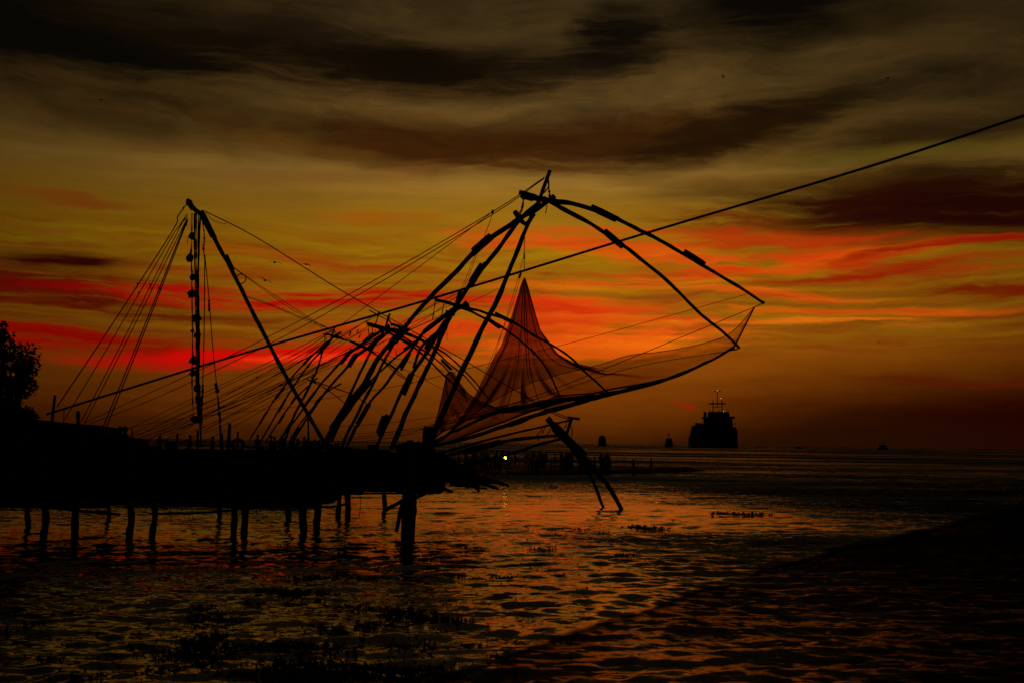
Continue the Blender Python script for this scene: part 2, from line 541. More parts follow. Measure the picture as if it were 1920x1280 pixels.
# ------------------------------------------------------------------ sea
def build_sea():
    rows = np.concatenate([[-3000, -300, -60, -10, 0, 3], np.geomspace(5, 170, 640), np.geomspace(180, 9000, 60)])
    core = np.linspace(-1, 1, 460)
    s = np.concatenate([[-40, -8, -3, -1.6], core, [1.6, 3, 8, 40]])
    YY = np.repeat(rows[:, None], len(s), 1)
    width = np.maximum(np.abs(rows), 8) * 0.56 + 4
    XX = s[None, :] * width[:, None]
    Z = np.zeros_like(XX)
    r = np.random.default_rng(3)
    dy = np.abs(np.gradient(rows))[:, None]
    waves = []
    for lam, amp, cnt in ((7.0, .012, 4), (3.4, .0095, 6), (1.9, .008, 8), (1.05, .0080, 10), (0.6, .0060, 11), (0.38, .0040, 9)):
        for _ in range(cnt):
            L = lam * r.uniform(.75, 1.3)
            th = math.radians(100) + r.normal(0, .42)        # crests run across the view, a little aslant
            waves.append((L, amp * r.uniform(.6, 1.2), math.cos(th), math.sin(th), r.uniform(0, 6.28)))
    wx = XX + 0.5 * np.sin(YY * .31 + 1.0) + .3 * np.sin(XX * .23)
    for L, a, cx, cy, ph in waves:
        kf = 2 * math.pi / L
        keep = np.clip((L / np.maximum(dy, 1e-3) - 2.2) / 2.5, 0, 1) * np.clip((190 - YY) / 60, 0, 1) * np.clip((YY - 0) / 3, 0, 1)
        patch = .75 + .45 * np.sin(XX * .09 * cx + YY * .07 + ph * 3) * np.sin(YY * .05 - XX * .04 + ph)
        q = kf * (wx * cx + YY * cy) + ph
        Z += a * keep * patch * (np.sin(q) + .18 * np.sin(2 * q))
    nr, nc = XX.shape
    verts = np.stack([XX.ravel(), YY.ravel(), Z.ravel()], 1)
    idx = np.arange(nr * nc).reshape(nr, nc)
    faces = np.stack([idx[:-1, :-1].ravel(), idx[:-1, 1:].ravel(), idx[1:, 1:].ravel(), idx[1:, :-1].ravel()], 1)
    me = bpy.data.meshes.new('sea')
    me.vertices.add(len(verts)); me.vertices.foreach_set('co', verts.ravel())
    me.loops.add(faces.size); me.loops.foreach_set('vertex_index', faces.ravel().astype(np.int32))
    me.polygons.add(len(faces)); me.polygons.foreach_set('loop_start', np.arange(0, faces.size, 4, dtype=np.int32))
    me.polygons.foreach_set('use_smooth', np.ones(len(faces), dtype=bool))
    me.update(calc_edges=True)
    mt = bpy.data.materials.new('sea_water'); mt.use_nodes = True
    t = NT(mt.node_tree)
    b = t.n['Principled BSDF']
    b.inputs['Base Color'].default_value = (0.010, 0.009, 0.006, 1)
    geo = t.new('ShaderNodeNewGeometry'); sp = t.new('ShaderNodeSeparateXYZ'); t.l.new(geo.outputs['Position'], sp.inputs[0])
    b.inputs['Roughness'].default_value = 0.05
    b.inputs['IOR'].default_value = 1.92
    co = t.new('ShaderNodeTexCoord')
    mp = t.new('ShaderNodeMapping'); mp.inputs['Scale'].default_value = (0.5, 1.3, 1); mp.inputs['Rotation'].default_value = (0, 0, math.radians(-8))
    t.l.new(co.outputs['Object'], mp.inputs[0])

    def tilt(scale, detail, kx, ky, gust):
        nz = t.noise(mp.outputs[0], scale, detail, 0.55, 0.25)
        sc = t.new('ShaderNodeSeparateColor'); t.l.new(nz.outputs[1], sc.inputs[0])
        gx = t.math('MULTIPLY', t.math('MULTIPLY', t.math('SUBTRACT', sc.outputs[0], 0.5), kx), gust)
        gy = t.math('MULTIPLY', t.math('MULTIPLY', t.math('SUBTRACT', sc.outputs[1], 0.5), ky), gust)
        v = t.new('ShaderNodeVectorMath', operation='ADD')
        t.l.new(t.comb(gx, gy, 0.0), v.inputs[0])
        return v
    # grows outwards and to the right; steers how far the water is darkened
    dark_reach = t.math('ADD', sp.outputs[1], t.math('MULTIPLY', t.math('MAXIMUM', t.math('SUBTRACT', sp.outputs[0], t.math('MULTIPLY', sp.outputs[1], 0.12)), 0.0), 3.2))
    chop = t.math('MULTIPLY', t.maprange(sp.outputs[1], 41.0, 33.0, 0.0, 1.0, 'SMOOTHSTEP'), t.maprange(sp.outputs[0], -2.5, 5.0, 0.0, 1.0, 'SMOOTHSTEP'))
    dark_reach = t.math('ADD', dark_reach, t.math('MULTIPLY', chop, 46.0))  # choppy near water right of centre is darkened too
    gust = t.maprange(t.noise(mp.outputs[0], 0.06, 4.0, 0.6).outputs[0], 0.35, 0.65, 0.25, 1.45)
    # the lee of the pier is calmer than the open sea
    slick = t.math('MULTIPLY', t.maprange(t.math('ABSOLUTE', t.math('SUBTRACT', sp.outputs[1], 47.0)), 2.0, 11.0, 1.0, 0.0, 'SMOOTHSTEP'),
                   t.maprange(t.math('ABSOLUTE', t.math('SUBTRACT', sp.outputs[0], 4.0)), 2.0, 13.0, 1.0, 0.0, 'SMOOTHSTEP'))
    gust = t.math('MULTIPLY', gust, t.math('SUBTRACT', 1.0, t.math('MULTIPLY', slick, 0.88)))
    lee = t.maprange(dark_reach, 50.0, 110.0, 1.0, 3.6)  # ripples tilt more far out and to the right, adding to the darkening
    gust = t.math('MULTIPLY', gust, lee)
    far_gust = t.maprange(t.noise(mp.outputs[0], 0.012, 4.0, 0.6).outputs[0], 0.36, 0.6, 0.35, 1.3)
    # normals leaned toward the beach to darken the far and right water
    dark_lean = t.math('MULTIPLY', t.math('MULTIPLY', t.maprange(dark_reach, 52.0, 95.0, 0.0, -0.52), far_gust), t.math('ADD', t.math('MULTIPLY', gust, 0.25), 0.25))
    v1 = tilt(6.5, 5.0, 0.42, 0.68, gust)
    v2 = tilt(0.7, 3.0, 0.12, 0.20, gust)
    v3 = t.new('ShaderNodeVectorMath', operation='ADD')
    t.l.new(geo.outputs['Normal'], v3.inputs[0]); t.l.new(t.comb(0.0, dark_lean, 0.0), v3.inputs[1])
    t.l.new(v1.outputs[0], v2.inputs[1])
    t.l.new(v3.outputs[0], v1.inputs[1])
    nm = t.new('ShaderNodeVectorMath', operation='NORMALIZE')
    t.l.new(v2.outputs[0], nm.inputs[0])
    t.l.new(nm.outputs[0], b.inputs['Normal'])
    me.materials.append(mt)
    o = bpy.data.objects.new('sea', me)
    COL.objects.link(o)
    tag(o, 'rippled dark sea water reflecting the sunset', 'water', kind='structure')


build_sea()


# ------------------------------------------------------------------ shore: bank behind the pier and the low sand spit
def build_shore():
    xs = np.linspace(-150, 30, 151)
    ys = np.linspace(44, 230, 141)
    verts, keep = [], []

    def sm(a, b, x):
        t = min(max((x - a) / (b - a), 0), 1)
        return t * t * (3 - 2 * t)
    for y in ys:
        for x in xs:
            n = mnoise.noise(Vector((x * .12, y * .12, 0))) * 3 + mnoise.noise(Vector((x * .4, y * .3, 3))) * 1.0
            edge = -8.5 - (y - 48) * 0.045 - max(0, y - 105) * .9
            d1 = min(y - 49.5, edge - x) + n
            z = -0.7 + 2.25 * sm(-1.5, 5, d1)
            # spit: long low tongue to the right
            cy = 112 + (x + 10) * 0.35
            hw = 16.5 * min(1, max(0, (22 - x) / 20.0)) ** 0.7
            d2 = hw - abs(y - cy) + n * .45
            if x < -30: d2 = min(d2, x + 60)
            z = max(z, -0.7 + 1.1 * sm(-3, 2.0, d2))
            z += mnoise.noise(Vector((x * .9, y * .9, 8))) * .05
            verts.append((x, y, z))
    nx = len(xs)
    faces = [(j * nx + i, j * nx + i + 1, (j + 1) * nx + i + 1, (j + 1) * nx + i) for j in range(len(ys) - 1) for i in range(nx - 1)
             if max(verts[j * nx + i][2], verts[j * nx + i + 1][2], verts[(j + 1) * nx + i][2], verts[(j + 1) * nx + i + 1][2]) > -.45]
    M['sand'] = material('wet_sand', (0.06, 0.046, 0.032), (0.035, 0.027, 0.02), 0.8, 0.9, 0.5)
    o = link_mesh('beach', verts, faces, 'sand')
    tag(o, 'dark low sandy shore with a spit running out into the sea', 'beach', kind='structure')
    return verts, xs, ys


SHORE, SXS, SYS = build_shore()


def shore_z(x, y):
    i = int(round((x - SXS[0]) / (SXS[1] - SXS[0]))); j = int(round((y - SYS[0]) / (SYS[1] - SYS[0])))
    i = min(max(i, 0), len(SXS) - 1); j = min(max(j, 0), len(SYS) - 1)
    return SHORE[j * len(SXS) + i][2]


#@@OBJECTS
# ------------------------------------------------------------------ lift net fabric
LIFT_R = [0, .25, .5, 1.0, 1.5, 2.4, 3.6, 4.9]
LIFT_G = [1, .76, .56, .37, .265, .14, .05, 0]


def net_sheet(root, near, far, peak, nu=150, nv=56, v0=.6, scale=1.0, name='net_sheet', pleats=19, thick=1.0):
    cn, cf = curve(W(near), 12), curve(W(far), 12)

    def samp(c, u):
        x = u * (len(c) - 1); i = min(int(x), len(c) - 2)
        return c[i].lerp(c[i + 1], x - i)
    pk = at(*peak)
    best = min((abs(samp(cn, k / 400).lerp(samp(cf, k / 400), v0).x - pk.x), k / 400) for k in range(401))[1]
    B = samp(cn, best).lerp(samp(cf, best), v0)
    H = pk.z - B.z
    verts, dens = [], []
    for j in range(nv + 1):
        for i in range(nu + 1):
            u, v = i / nu, j / nv
            p = samp(cn, u).lerp(samp(cf, u), v)
            d = Vector((p.x - B.x, p.y - B.y, 0))
            r = Vector((d.x * (.66 if d.x < 0 else .84), d.y, 0)).length / scale
            eu = min(1.0, u / .24); g = float(np.interp(r, LIFT_R, LIFT_G)) * eu * eu * (3 - 2 * eu)
            th = math.atan2(d.y, d.x)
            fold = math.sin(th * pleats + 3.5 * mnoise.noise(Vector((th * 2, 0, 3)))) * .45 + .8 * mnoise.noise(Vector((th * 9, r * .2, 1)))
            edge = min(u, 1 - u, v, 1 - v)
            sag = .55 * scale * math.sin(math.pi * u) * math.sin(math.pi * v)
            z = p.z + H * g - sag * (1 - g)
            ring = math.exp(-((r - 1.6) / 1.4) ** 2)
            p2 = Vector((p.x, p.y, z)) + Vector((math.sin(th), -math.cos(th), 0)) * (.10 * fold * ring * scale)
            p2.z += .10 * fold * ring * scale
            verts.append(p2)
            dn = .08 + .34 * g ** .8 + .95 * max(0, fold) ** 3 * (ring + .3) + .26 * (1 - v) + .42 * max(0, 1 - v / .16) + .18 * max(0, 1 - edge / .05)
            dn += .22 * max(0, .55 - u)                     # gathered towards the hinge
            dens.append(dn * thick)
    n1 = nu + 1
    faces = [(j * n1 + i, j * n1 + i + 1, (j + 1) * n1 + i + 1, (j + 1) * n1 + i) for j in range(nv) for i in range(nu)]
    o = link_mesh(name, verts, faces, 'net', root)
    a = o.data.attributes.new('bunching', 'FLOAT', 'POINT')
    a.data.foreach_set('value', dens)
    # sewn-in ropes: rims and a few running down from the gathered peak
    for row in (0, nv):
        v_, f_ = tube([verts[row * n1 + i] for i in range(n1)], .03 * scale if row == 0 else .013 * scale, 5)
        link_mesh('rim_rope', v_, f_, 'rope', o)
    v_, f_ = tube([verts[j * n1 + nu] for j in range(nv + 1)], .03 * scale, 5)
    link_mesh('rim_rope', v_, f_, 'rope', o)
    ip = int(round(best * nu)); jp = int(round(v0 * nv))
    for (di, dj) in ((1, .12), (1, -.25), (1, .5), (-1, .3), (-1, -.4), (.35, -1), (-.3, -1), (.1, 1)):
        path, k = [], 0
        while True:
            x, y = ip + di * k, jp + dj * k
            if not (0 <= x <= nu and 0 <= y <= nv) or k > 26: break
            xi, yi = min(int(x), nu - 1), min(int(y), nv - 1); fx, fy = x - xi, y - yi
            lo = verts[yi * n1 + xi].lerp(verts[yi * n1 + xi + 1], fx); hi_ = verts[(yi + 1) * n1 + xi].lerp(verts[(yi + 1) * n1 + xi + 1], fx)
            path.append(lo.lerp(hi_, fy) + Vector((0, 0, .02))); k += 1
        if len(path) > 4:
            v_, f_ = tube(path, .014 * scale, 4)
            link_mesh('seam_rope', v_, f_, 'rope', o)
    return o


# ------------------------------------------------------------------ the nearest raised lift net
n1 = thing('fishing_net', at(800, 850, 34.5), 'tall raised lift net with wide red-brown mesh hanging from four curved arms at pier end', 'fishing net')
pole(n1, 'mast', [(1031, 320, 35.3), (1012, 372, 35.2), (985, 432, 35.0), (940, 545, 34.8), (880, 665, 34.6), (818, 800, 34.5), (800, 852, 34.5)], 9, 15)
pole(n1, 'arm', [(978, 366, 36.2), (1030, 377, 36.0), (1078, 384, 36.2), (1150, 408, 36.8), (1230, 448, 37.4), (1300, 488, 38.0), (1370, 528, 38.6), (1433, 568, 39.2)], 14, 7,
     [(1113, 391, 1155, 411, 15), (1286, 474, 1318, 494, 13), (978, 365, 1000, 371, 17)])
pole(n1, 'arm', [(1018, 372, 35.6), (1045, 386, 35.5), (1090, 410, 35.2), (1140, 440, 35.0), (1200, 485, 34.8), (1250, 527, 34.5), (1310, 585, 34.3), (1352, 620, 34.1), (1387, 653, 34.0)], 12, 6,
     [(1136, 436, 1168, 463, 14)])
pole(n1, 'arm', [(1040, 368, 36.0), (1005, 392, 36.2), (960, 420, 36.6), (900, 462, 37.2), (850, 515, 37.8), (800, 565, 38.3), (756, 618, 38.8), (712, 668, 39.3), (675, 735, 39.8), (634, 785, 40.2), (600, 842, 40.5)], 13, 10,
     [(921, 443, 888, 472, 17), (742, 632, 730, 650, 15), (690, 716, 655, 757, 19), (650, 762, 622, 806, 18)])
pole(n1, 'arm', [(1010, 382, 35.4), (975, 412, 35.5), (930, 470, 35.8), (890, 522, 36.2), (862, 563, 36.5), (806, 650, 37.0), (767, 707, 37.4), (735, 775, 37.8), (705, 838, 38.0)], 12, 8,
     [(905, 496, 884, 530, 16), (812, 632, 800, 655, 14), (771, 702, 757, 735, 14), (722, 780, 710, 812, 15)])
pole(n1, 'spreader', [(966, 398, 36.0), (986, 420, 35.3), (1000, 402, 34.8)], 13, 11)
pole(n1, 'heel_post', [(806, 800, 34.3), (800, 868, 34.3)], 26, 40)
pole(n1, 'heel_post', [(788, 838, 34.6), (812, 880, 34.2)], 14, 12)
chain(n1, [(1028, 335, 35.3), (1029, 352, 35.4), (1031, 370, 35.7)], 4.5)
chain(n1, [(982, 368, 36.1), (980, 385, 36.0), (974, 410, 35.8)], 4.5)
chain(n1, [(1020, 362, 35.8), (1028, 352, 35.5)], 3.0)
chain(n1, [(982, 385, 36.0), (967, 411, 36.0)], 2.5)
chain(n1, [(1026, 385, 35.6), (1023, 400, 35.6)], 1.8)
chain(n1, [(924, 394, 36.5), (923, 401, 36.5)], 5.0)
rope(n1, [(984, 425, 35.2), (983, 478, 35.9), (983, 506, 36.2)], 1.5)
chain(n1, [(983, 475, 36.0), (983, 485, 36.0)], 4.5)
rope(n1, [(981, 484, 36.0), (960, 560, 36.2), (905, 740, 36.5)], 1.0)
rope(n1, [(978, 512, 36.0), (950, 600, 36.2), (880, 770, 36.5)], 1.0)
chain(n1, [(977, 512, 36.1), (973, 522, 36.1)], 3.5)
rope(n1, [(924, 400, 36.5), (908, 445, 37.0)], 1.2)
rope(n1, [(895, 475, 37.2), (878, 520, 37.2), (862, 555, 37.4)], 1.0)
rope(n1, [(891, 478, 37.2), (866, 540, 37.4)], 1.0)
# back stays to the shore
rope(n1, [(1022, 332, 35.3), (924, 397, 36.6), (700, 527, 40), (486, 640, 44), (300, 727, 48), (158, 792, 51)], 1.6)
rope(n1, [(1020, 335, 35.3), (924, 402, 36.6), (700, 537, 40), (514, 640, 44), (300, 742, 48), (168, 794, 51)], 1.6)
rope(n1, [(918, 402, 36.6), (700, 564, 40), (620, 620, 42), (480, 690, 45), (300, 775, 50), (232, 808, 52)], 1.2)
# ropes along the spread net
rope(n1, [(1402, 551, 39.0), (1080, 640, 37.5), (860, 695, 35.6)], 1.1)
rope(n1, [(856, 697, 35.6), (720, 728, 37.5), (560, 755, 42)], 1.0)
rope(n1, [(1414, 576, 39.1), (1180, 672, 38.8), (985, 748, 38.0), (800, 800, 36.0)], 1.5)
rope(n1, [(1384, 655, 34.0), (1180, 690, 35.0), (980, 755, 35.5), (740, 818, 36)], 1.2)
rope(n1, [(1432, 568, 39.2), (1412, 577, 39.1)], 2.0)
rope(n1, [(1387, 652, 34.0), (1372, 656, 34.2)], 2.0)
for (x0, y0, x1, y1) in ((980, 752, 640, 822), (1000, 748, 620, 800), (900, 780, 560, 832), (860, 795, 540, 838), (930, 775, 660, 812)):
    rope(n1, [(x0, y0, 36), (x1, y1, 40)], .9, .15)
sheet = net_sheet(n1,
    [(782, 842, 33.2), (850, 830, 32.7), (920, 809, 32.5), (1000, 780, 32.5), (1080, 756, 32.7), (1140, 740, 33.0), (1250, 712, 33.4), (1330, 678, 33.8), (1376, 652, 34.1)],
    [(800, 836, 39.5), (870, 800, 39.3), (930, 773, 39.2), (985, 751, 39.1), (1050, 726, 39.1), (1120, 698, 39.1), (1190, 669, 39.1), (1300, 648, 39.1), (1368, 625, 39.1), (1414, 577, 39.1)],
    (983, 507, 36.2))
# rolled and gathered netting along the near rim
gath = [at(*p) for p in ((790, 838, 33.0), (860, 826, 32.7), (940, 800, 32.5), (1010, 776, 32.5), (1080, 755, 32.7), (1140, 739, 33.0), (1250, 711, 33.4), (1330, 677, 33.8), (1374, 652, 34.1))]
gc = curve(gath, 8)
v_, f_ = tube(gc, [.03 + .055 * math.sin(math.pi * min(1, i / (len(gc) - 1) * 1.02)) * (.7 + .5 * random.random()) for i in range(len(gc))], 8, .5, 3)
link_mesh('gathered_netting', v_, f_, 'rope', sheet)
gc = curve([at(*p) for p in ((800, 832, 34.2), (870, 800, 35.0), (930, 772, 35.4), (985, 762, 35.6), (1050, 750, 35.4), (1120, 741, 34.6), (1190, 727, 34.0))], 9)
v_, f_ = tube(gc, [.02 + .075 * math.sin(math.pi * i / (len(gc) - 1)) ** 1.5 * (.7 + .5 * random.random()) for i in range(len(gc))], 8, .6, 8)
link_mesh('gathered_netting', v_, f_, 'rope', sheet)

# ------------------------------------------------------------------ second raised net
n2 = thing('fishing_net', at(735, 840, 65), 'mid-sized raised lift net behind the tall one, its mesh pulled up to a narrow peak', 'fishing net', 'row of nets along the shore')
pole(n2, 'mast', [(864, 545, 65), (855, 572, 65), (842, 598, 65), (806, 679, 65), (761, 776, 65), (733, 842, 65)], 9, 13)
pole(n2, 'arm', [(816, 562, 66), (862, 573, 65.5), (912, 587, 66), (960, 603, 66.5), (1000, 628, 67), (1060, 662, 67.5), (1100, 700, 68), (1139, 734, 68)], 8, 5, [(930, 589, 961, 604, 9)])
pole(n2, 'arm', [(845, 570, 64.5), (872, 580, 64), (905, 595, 63.5), (940, 613, 63), (1000, 660, 62.5), (1030, 700, 62), (1049, 739, 62)], 7, 4, [(915, 598, 937, 614, 9), (996, 655, 1003, 664, 6)])
pole(n2, 'arm', [(880, 572, 66), (850, 583, 66), (800, 617, 67), (763, 667, 68), (742, 694, 68.5), (720, 724, 69), (689, 762, 69.5), (648, 840, 70)], 9, 6, [(850, 580, 795, 622, 10), (766, 664, 752, 690, 10), (691, 758, 670, 795, 11), (668, 798, 655, 826, 8)])
pole(n2, 'arm', [(876, 566, 64), (846, 590, 64), (820, 622, 63.5), (790, 650, 63), (775, 690, 63)], 9, 7, [(836, 602, 822, 624, 12)])
pole(n2, 'spreader', [(838, 585, 66), (850, 590, 64)], 9, 8)
for (x, y0, y1) in ((816, 563, 600), (832, 570, 595), (864, 548, 568)):
    chain(n2, [(x, y0, 65.5), (x - 2, (y0 + y1) / 2, 65.5), (x - 5, y1, 65.5)], 2.0)
rope(n2, [(862, 575, 65), (840, 610, 65), (838, 638, 65)], 1.0)
rope(n2, [(862, 548, 65), (800, 580, 68), (700, 640, 74), (520, 722, 84), (330, 800, 92), (262, 830, 96)], 1.1)
rope(n2, [(862, 552, 65), (760, 620, 70), (560, 715, 80), (370, 790, 90), (300, 828, 94)], 1.0)
rope(n2, [(935, 540, 60), (905, 556, 61), (830, 590, 64), (720, 640, 70)], 1.0)
net_sheet(n2, [(786, 834, 61.5), (850, 815, 61.5), (905, 790, 61.5), (960, 775, 61.5), (1010, 756, 61.7), (1046, 741, 62)],
          [(790, 830, 68), (850, 800, 68), (905, 780, 68), (960, 772, 68), (1050, 756, 68), (1136, 735, 68)], (838, 638, 65), 60, 26, .55, 1.2, thick=.9)

# ------------------------------------------------------------------ third and fourth nets, close together
n3 = thing('fishing_net', at(610, 838, 76), 'raised lift net with thick doubled poles standing beside the second net', 'fishing net', 'row of nets along the shore')
pole(n3, 'mast', [(731, 588, 76), (720, 618, 76), (700, 650, 76), (672, 705, 76), (655, 742, 76), (632, 790, 76), (608, 840, 76)], 6, 11)
pole(n3, 'arm', [(689, 608, 77), (712, 615, 77), (748, 622, 77.5), (797, 641, 78), (830, 660, 78.5), (860, 684, 79), (890, 715, 79.5), (921, 752, 80)], 8, 4, [(689, 607, 730, 618, 10), (776, 631, 806, 645, 8)])
pole(n3, 'arm', [(705, 612, 75.5), (740, 630, 75), (769, 646, 74.5), (797, 668, 74), (825, 696, 73.5), (851, 721, 73), (878, 752, 73)], 8, 4, [(752, 636, 774, 648, 9)])
pole(n3, 'arm', [(730, 610, 77), (700, 630, 77.5), (655, 662, 78), (628, 690, 78.5), (600, 722, 79), (560, 778, 79.5), (512, 838, 80)], 10, 5, [(700, 626, 682, 642, 11), (660, 655, 640, 680, 10), (590, 735, 570, 762, 8)])
pole(n3, 'arm', [(735, 616, 75), (700, 645, 75), (668, 668, 75), (645, 695, 75), (620, 722, 75), (588, 765, 75), (540, 840, 75)], 10, 6, [(714, 630, 692, 652, 12), (668, 664, 655, 684, 14), (560, 802, 548, 828, 8)])
pole(n3, 'spreader', [(692, 582, 76), (708, 590, 76), (730, 602, 76)], 4, 3)
pole(n3, 'prop', [(712, 584, 76), (704, 608, 76)], 4, 4)
pole(n3, 'prop', [(726, 592, 76), (735, 612, 76)], 4, 4)
for (x, y0, y1) in ((690, 610, 630), (698, 612, 632), (704, 618, 640), (742, 655, 672)):
    chain(n3, [(x, y0, 76), (x + 1, (y0 + y1) / 2, 76), (x + 2, y1, 76)], 1.6)
rope(n3, [(712, 585, 76), (650, 625, 78), (560, 680, 82), (430, 745, 88), (300, 800, 93), (240, 818, 96)], 1.1)
rope(n3, [(704, 590, 76), (640, 632, 78), (540, 690, 83), (400, 760, 90), (250, 824, 96)], 1.1)
rope(n3, [(690, 640, 76), (560, 705, 84), (420, 770, 90), (300, 815, 95)], 1.1)
for (px, py) in ((658, 622), (672, 618), (676, 626)):
    chain(n3, [(px, py, 77), (px - 3, py + 8, 77)], 3)

n3b = thing('fishing_net', at(625, 838, 72), 'raised lift net overlapping the doubled-pole net, only its slim right arms standing free', 'fishing net', 'row of nets along the shore')
pole(n3b, 'mast', [(752, 612, 72), (735, 650, 72), (713, 690, 72), (685, 748, 72), (655, 805, 72), (640, 842, 72)], 8, 10)
pole(n3b, 'arm', [(728, 616, 73), (756, 622, 73), (800, 642, 73.5), (838, 678, 74), (872, 706, 74.5), (900, 738, 75)], 8, 3, [(828, 675, 846, 692, 8)])
pole(n3b, 'arm', [(735, 620, 71), (770, 640, 71), (810, 668, 71), (840, 695, 71), (873, 740, 71)], 7, 3, [(868, 728, 872, 738, 4)])
pole(n3b, 'arm', [(768, 616, 72), (740, 640, 72.5), (712, 664, 73), (690, 700, 73), (672, 735, 73.5), (650, 768, 74), (622, 826, 74)], 9, 8, [(762, 618, 742, 640, 13), (700, 690, 690, 710, 11)])
pole(n3b, 'arm', [(790, 632, 71), (760, 655, 71), (720, 690, 71), (690, 720, 71), (640, 790, 71), (600, 836, 71)], 6, 6, [(780, 640, 758, 656, 10)])
pole(n3b, 'spreader', [(733, 607, 72), (768, 619, 72)], 9, 8)
rope(n3b, [(750, 614, 72), (690, 640, 75), (600, 690, 80), (460, 752, 88), (280, 822, 95)], 1.0)

# ------------------------------------------------------------------ fifth net and the far small one
n4 = thing('fishing_net', at(500, 838, 82), 'slim raised lift net of thin dark poles before the red cloud', 'fishing net', 'row of nets along the shore')
pole(n4, 'mast', [(627, 614, 82), (618, 640, 82), (606, 655, 82), (595, 692, 82), (575, 735, 82), (552, 778, 82), (530, 838, 82)], 4, 8)
pole(n4, 'arm', [(607, 626, 83), (632, 631, 83), (668, 645, 83.5), (700, 662, 84), (722, 678, 84.5), (745, 696, 85), (773, 719, 85)], 5, 3, [(732, 684, 745, 693, 6)])
pole(n4, 'arm', [(620, 630, 81), (660, 641, 81), (692, 654, 81), (715, 674, 81), (740, 697, 81), (768, 716, 81)], 5, 2.5, [(664, 642, 684, 652, 7)])
pole(n4, 'arm', [(640, 622, 83), (612, 643, 83), (584, 668, 83.5), (547, 707, 84), (519, 742, 84.5), (488, 792, 85), (467, 825, 85)], 6, 4, [(584, 666, 570, 682, 8), (531, 728, 517, 746, 8), (500, 772, 487, 793, 6)])
pole(n4, 'arm', [(622, 636, 81), (606, 655, 81), (582, 680, 81), (556, 716, 81), (534, 750, 81), (510, 790, 81), (486, 832, 81)], 6, 5, [(616, 640, 600, 660, 8), (535, 748, 523, 770, 7)])
for (x, y0, y1) in ((608, 627, 648), (611, 628, 642), (627, 612, 628)):
    chain(n4, [(x, y0, 82), (x + 1, y1, 82)], 1.5)
rope(n4, [(627, 616, 82), (560, 660, 86), (440, 715, 92), (330, 770, 97), (246, 812, 100)], 1.1)
rope(n4, [(620, 630, 82), (540, 680, 88), (420, 740, 94), (260, 815, 100)], 1.1)
rope(n4, [(610, 640, 82), (500, 720, 90), (390, 778, 96), (320, 826, 100)], 1.0)
chain(n4, [(481, 705, 90), (482, 708, 90)], 4)
n5 = thing('fishing_net', at(500, 836, 140), 'small far raised lift net low over the shore, half hidden by slim poles', 'fishing net', 'row of nets along the shore')
pole(n5, 'mast', [(588, 700, 140), (580, 722, 140), (562, 757, 140), (540, 800, 140), (520, 832, 140)], 4, 7)
pole(n5, 'arm', [(576, 711, 141), (600, 718, 141), (640, 731, 142), (664, 741, 142), (688, 756, 143)], 4, 2.5)
pole(n5, 'arm', [(582, 713, 139), (610, 728, 138), (640, 750, 138), (661, 770, 138)], 4, 2)
pole(n5, 'arm', [(595, 708, 141), (562, 738, 142), (536, 770, 142), (514, 803, 142), (497, 830, 142)], 5, 4, [(556, 742, 546, 756, 7), (533, 776, 523, 792, 6)])
pole(n5, 'arm', [(640, 718, 139), (612, 735, 139), (590, 760, 139), (565, 790, 139), (540, 832, 139)], 5, 5, [(604, 742, 590, 758, 8)])
rope(n5, [(590, 702, 140), (500, 748, 150), (380, 800, 160), (290, 828, 165)], 1.0)
rope(n5, [(576, 760, 140), (420, 775, 130), (300, 790, 120), (210, 808, 110)], 1.0)

for nn, ends in ((n4, ((626, 620, 82), (612, 640, 82), (600, 655, 82))), (n3, ((712, 590, 76), (700, 612, 76), (676, 640, 77), (690, 612, 77))), (n3b, ((745, 612, 72), (730, 622, 72))), (n2, ((850, 570, 65), (820, 566, 66), (836, 590, 66))), (n5, ((588, 704, 140), (578, 714, 140)))):
    for e in ends:
        bx_, by_ = random.uniform(225, 400), random.uniform(816, 836)
        rope(nn, [e, ((e[0] + bx_) / 2, (e[1] + by_) / 2 + random.uniform(2, 9), e[2] * .5 + 48), (bx_, by_, 96)], .95)
# ------------------------------------------------------------------ lowered net with the tall counterweight mast
n0 = thing('fishing_net', at(620, 846, 45), 'lowered lift net with tall rear mast of stones and boom dipping into the sea', 'fishing net')
pole(n0, 'rear_mast', [(354, 376, 44), (366, 392, 44), (381, 406, 44), (410, 462, 44.3), (430, 500, 44.5), (470, 578, 45), (540, 710, 45.5), (604, 822, 46), (626, 862, 46)], 10, 10,
     [(378, 400, 400, 444, 14), (424, 482, 434, 504, 12), (352, 378, 362, 392, 12)])
pole(n0, 'rear_mast', [(376, 396, 44.6), (373, 470, 44.7), (372, 560, 44.8), (372, 650, 45), (372, 740, 45.2), (378, 838, 45.4)], 5, 4)
pole(n0, 'boom', [(1074, 786, 49.5), (1000, 803, 48.5), (925, 821, 47.5), (800, 856, 46)], 5, 6)
pole(n0, 'boom', [(1056, 816, 49.5), (1010, 819, 49), (940, 828, 48.3), (865, 847, 47.5), (800, 866, 46.5)], 8, 10, [(938, 828, 872, 846, 13)])
pole(n0, 'boom', [(1054, 822, 50.5), (1010, 833, 50.5), (965, 848, 50.3), (900, 864, 50), (790, 890, 49)], 7, 7)
pole(n0, 'arm', [(1026, 784, 49.2), (1045, 806, 49.3), (1062, 826, 49.5), (1095, 857, 49.6), (1122, 888, 49.6), (1148, 924, 49.6), (1168, 960, 49.6)], 15, 10, [(1040, 800, 1092, 852, 20)])
pole(n0, 'arm', [(1070, 836, 51), (1100, 880, 51), (1118, 916, 51), (1133, 955, 51)], 10, 7)
pole(n0, 'king_post', [(1073, 782, 49.4), (1066, 802, 49.5), (1058, 824, 49.5)], 7, 8)
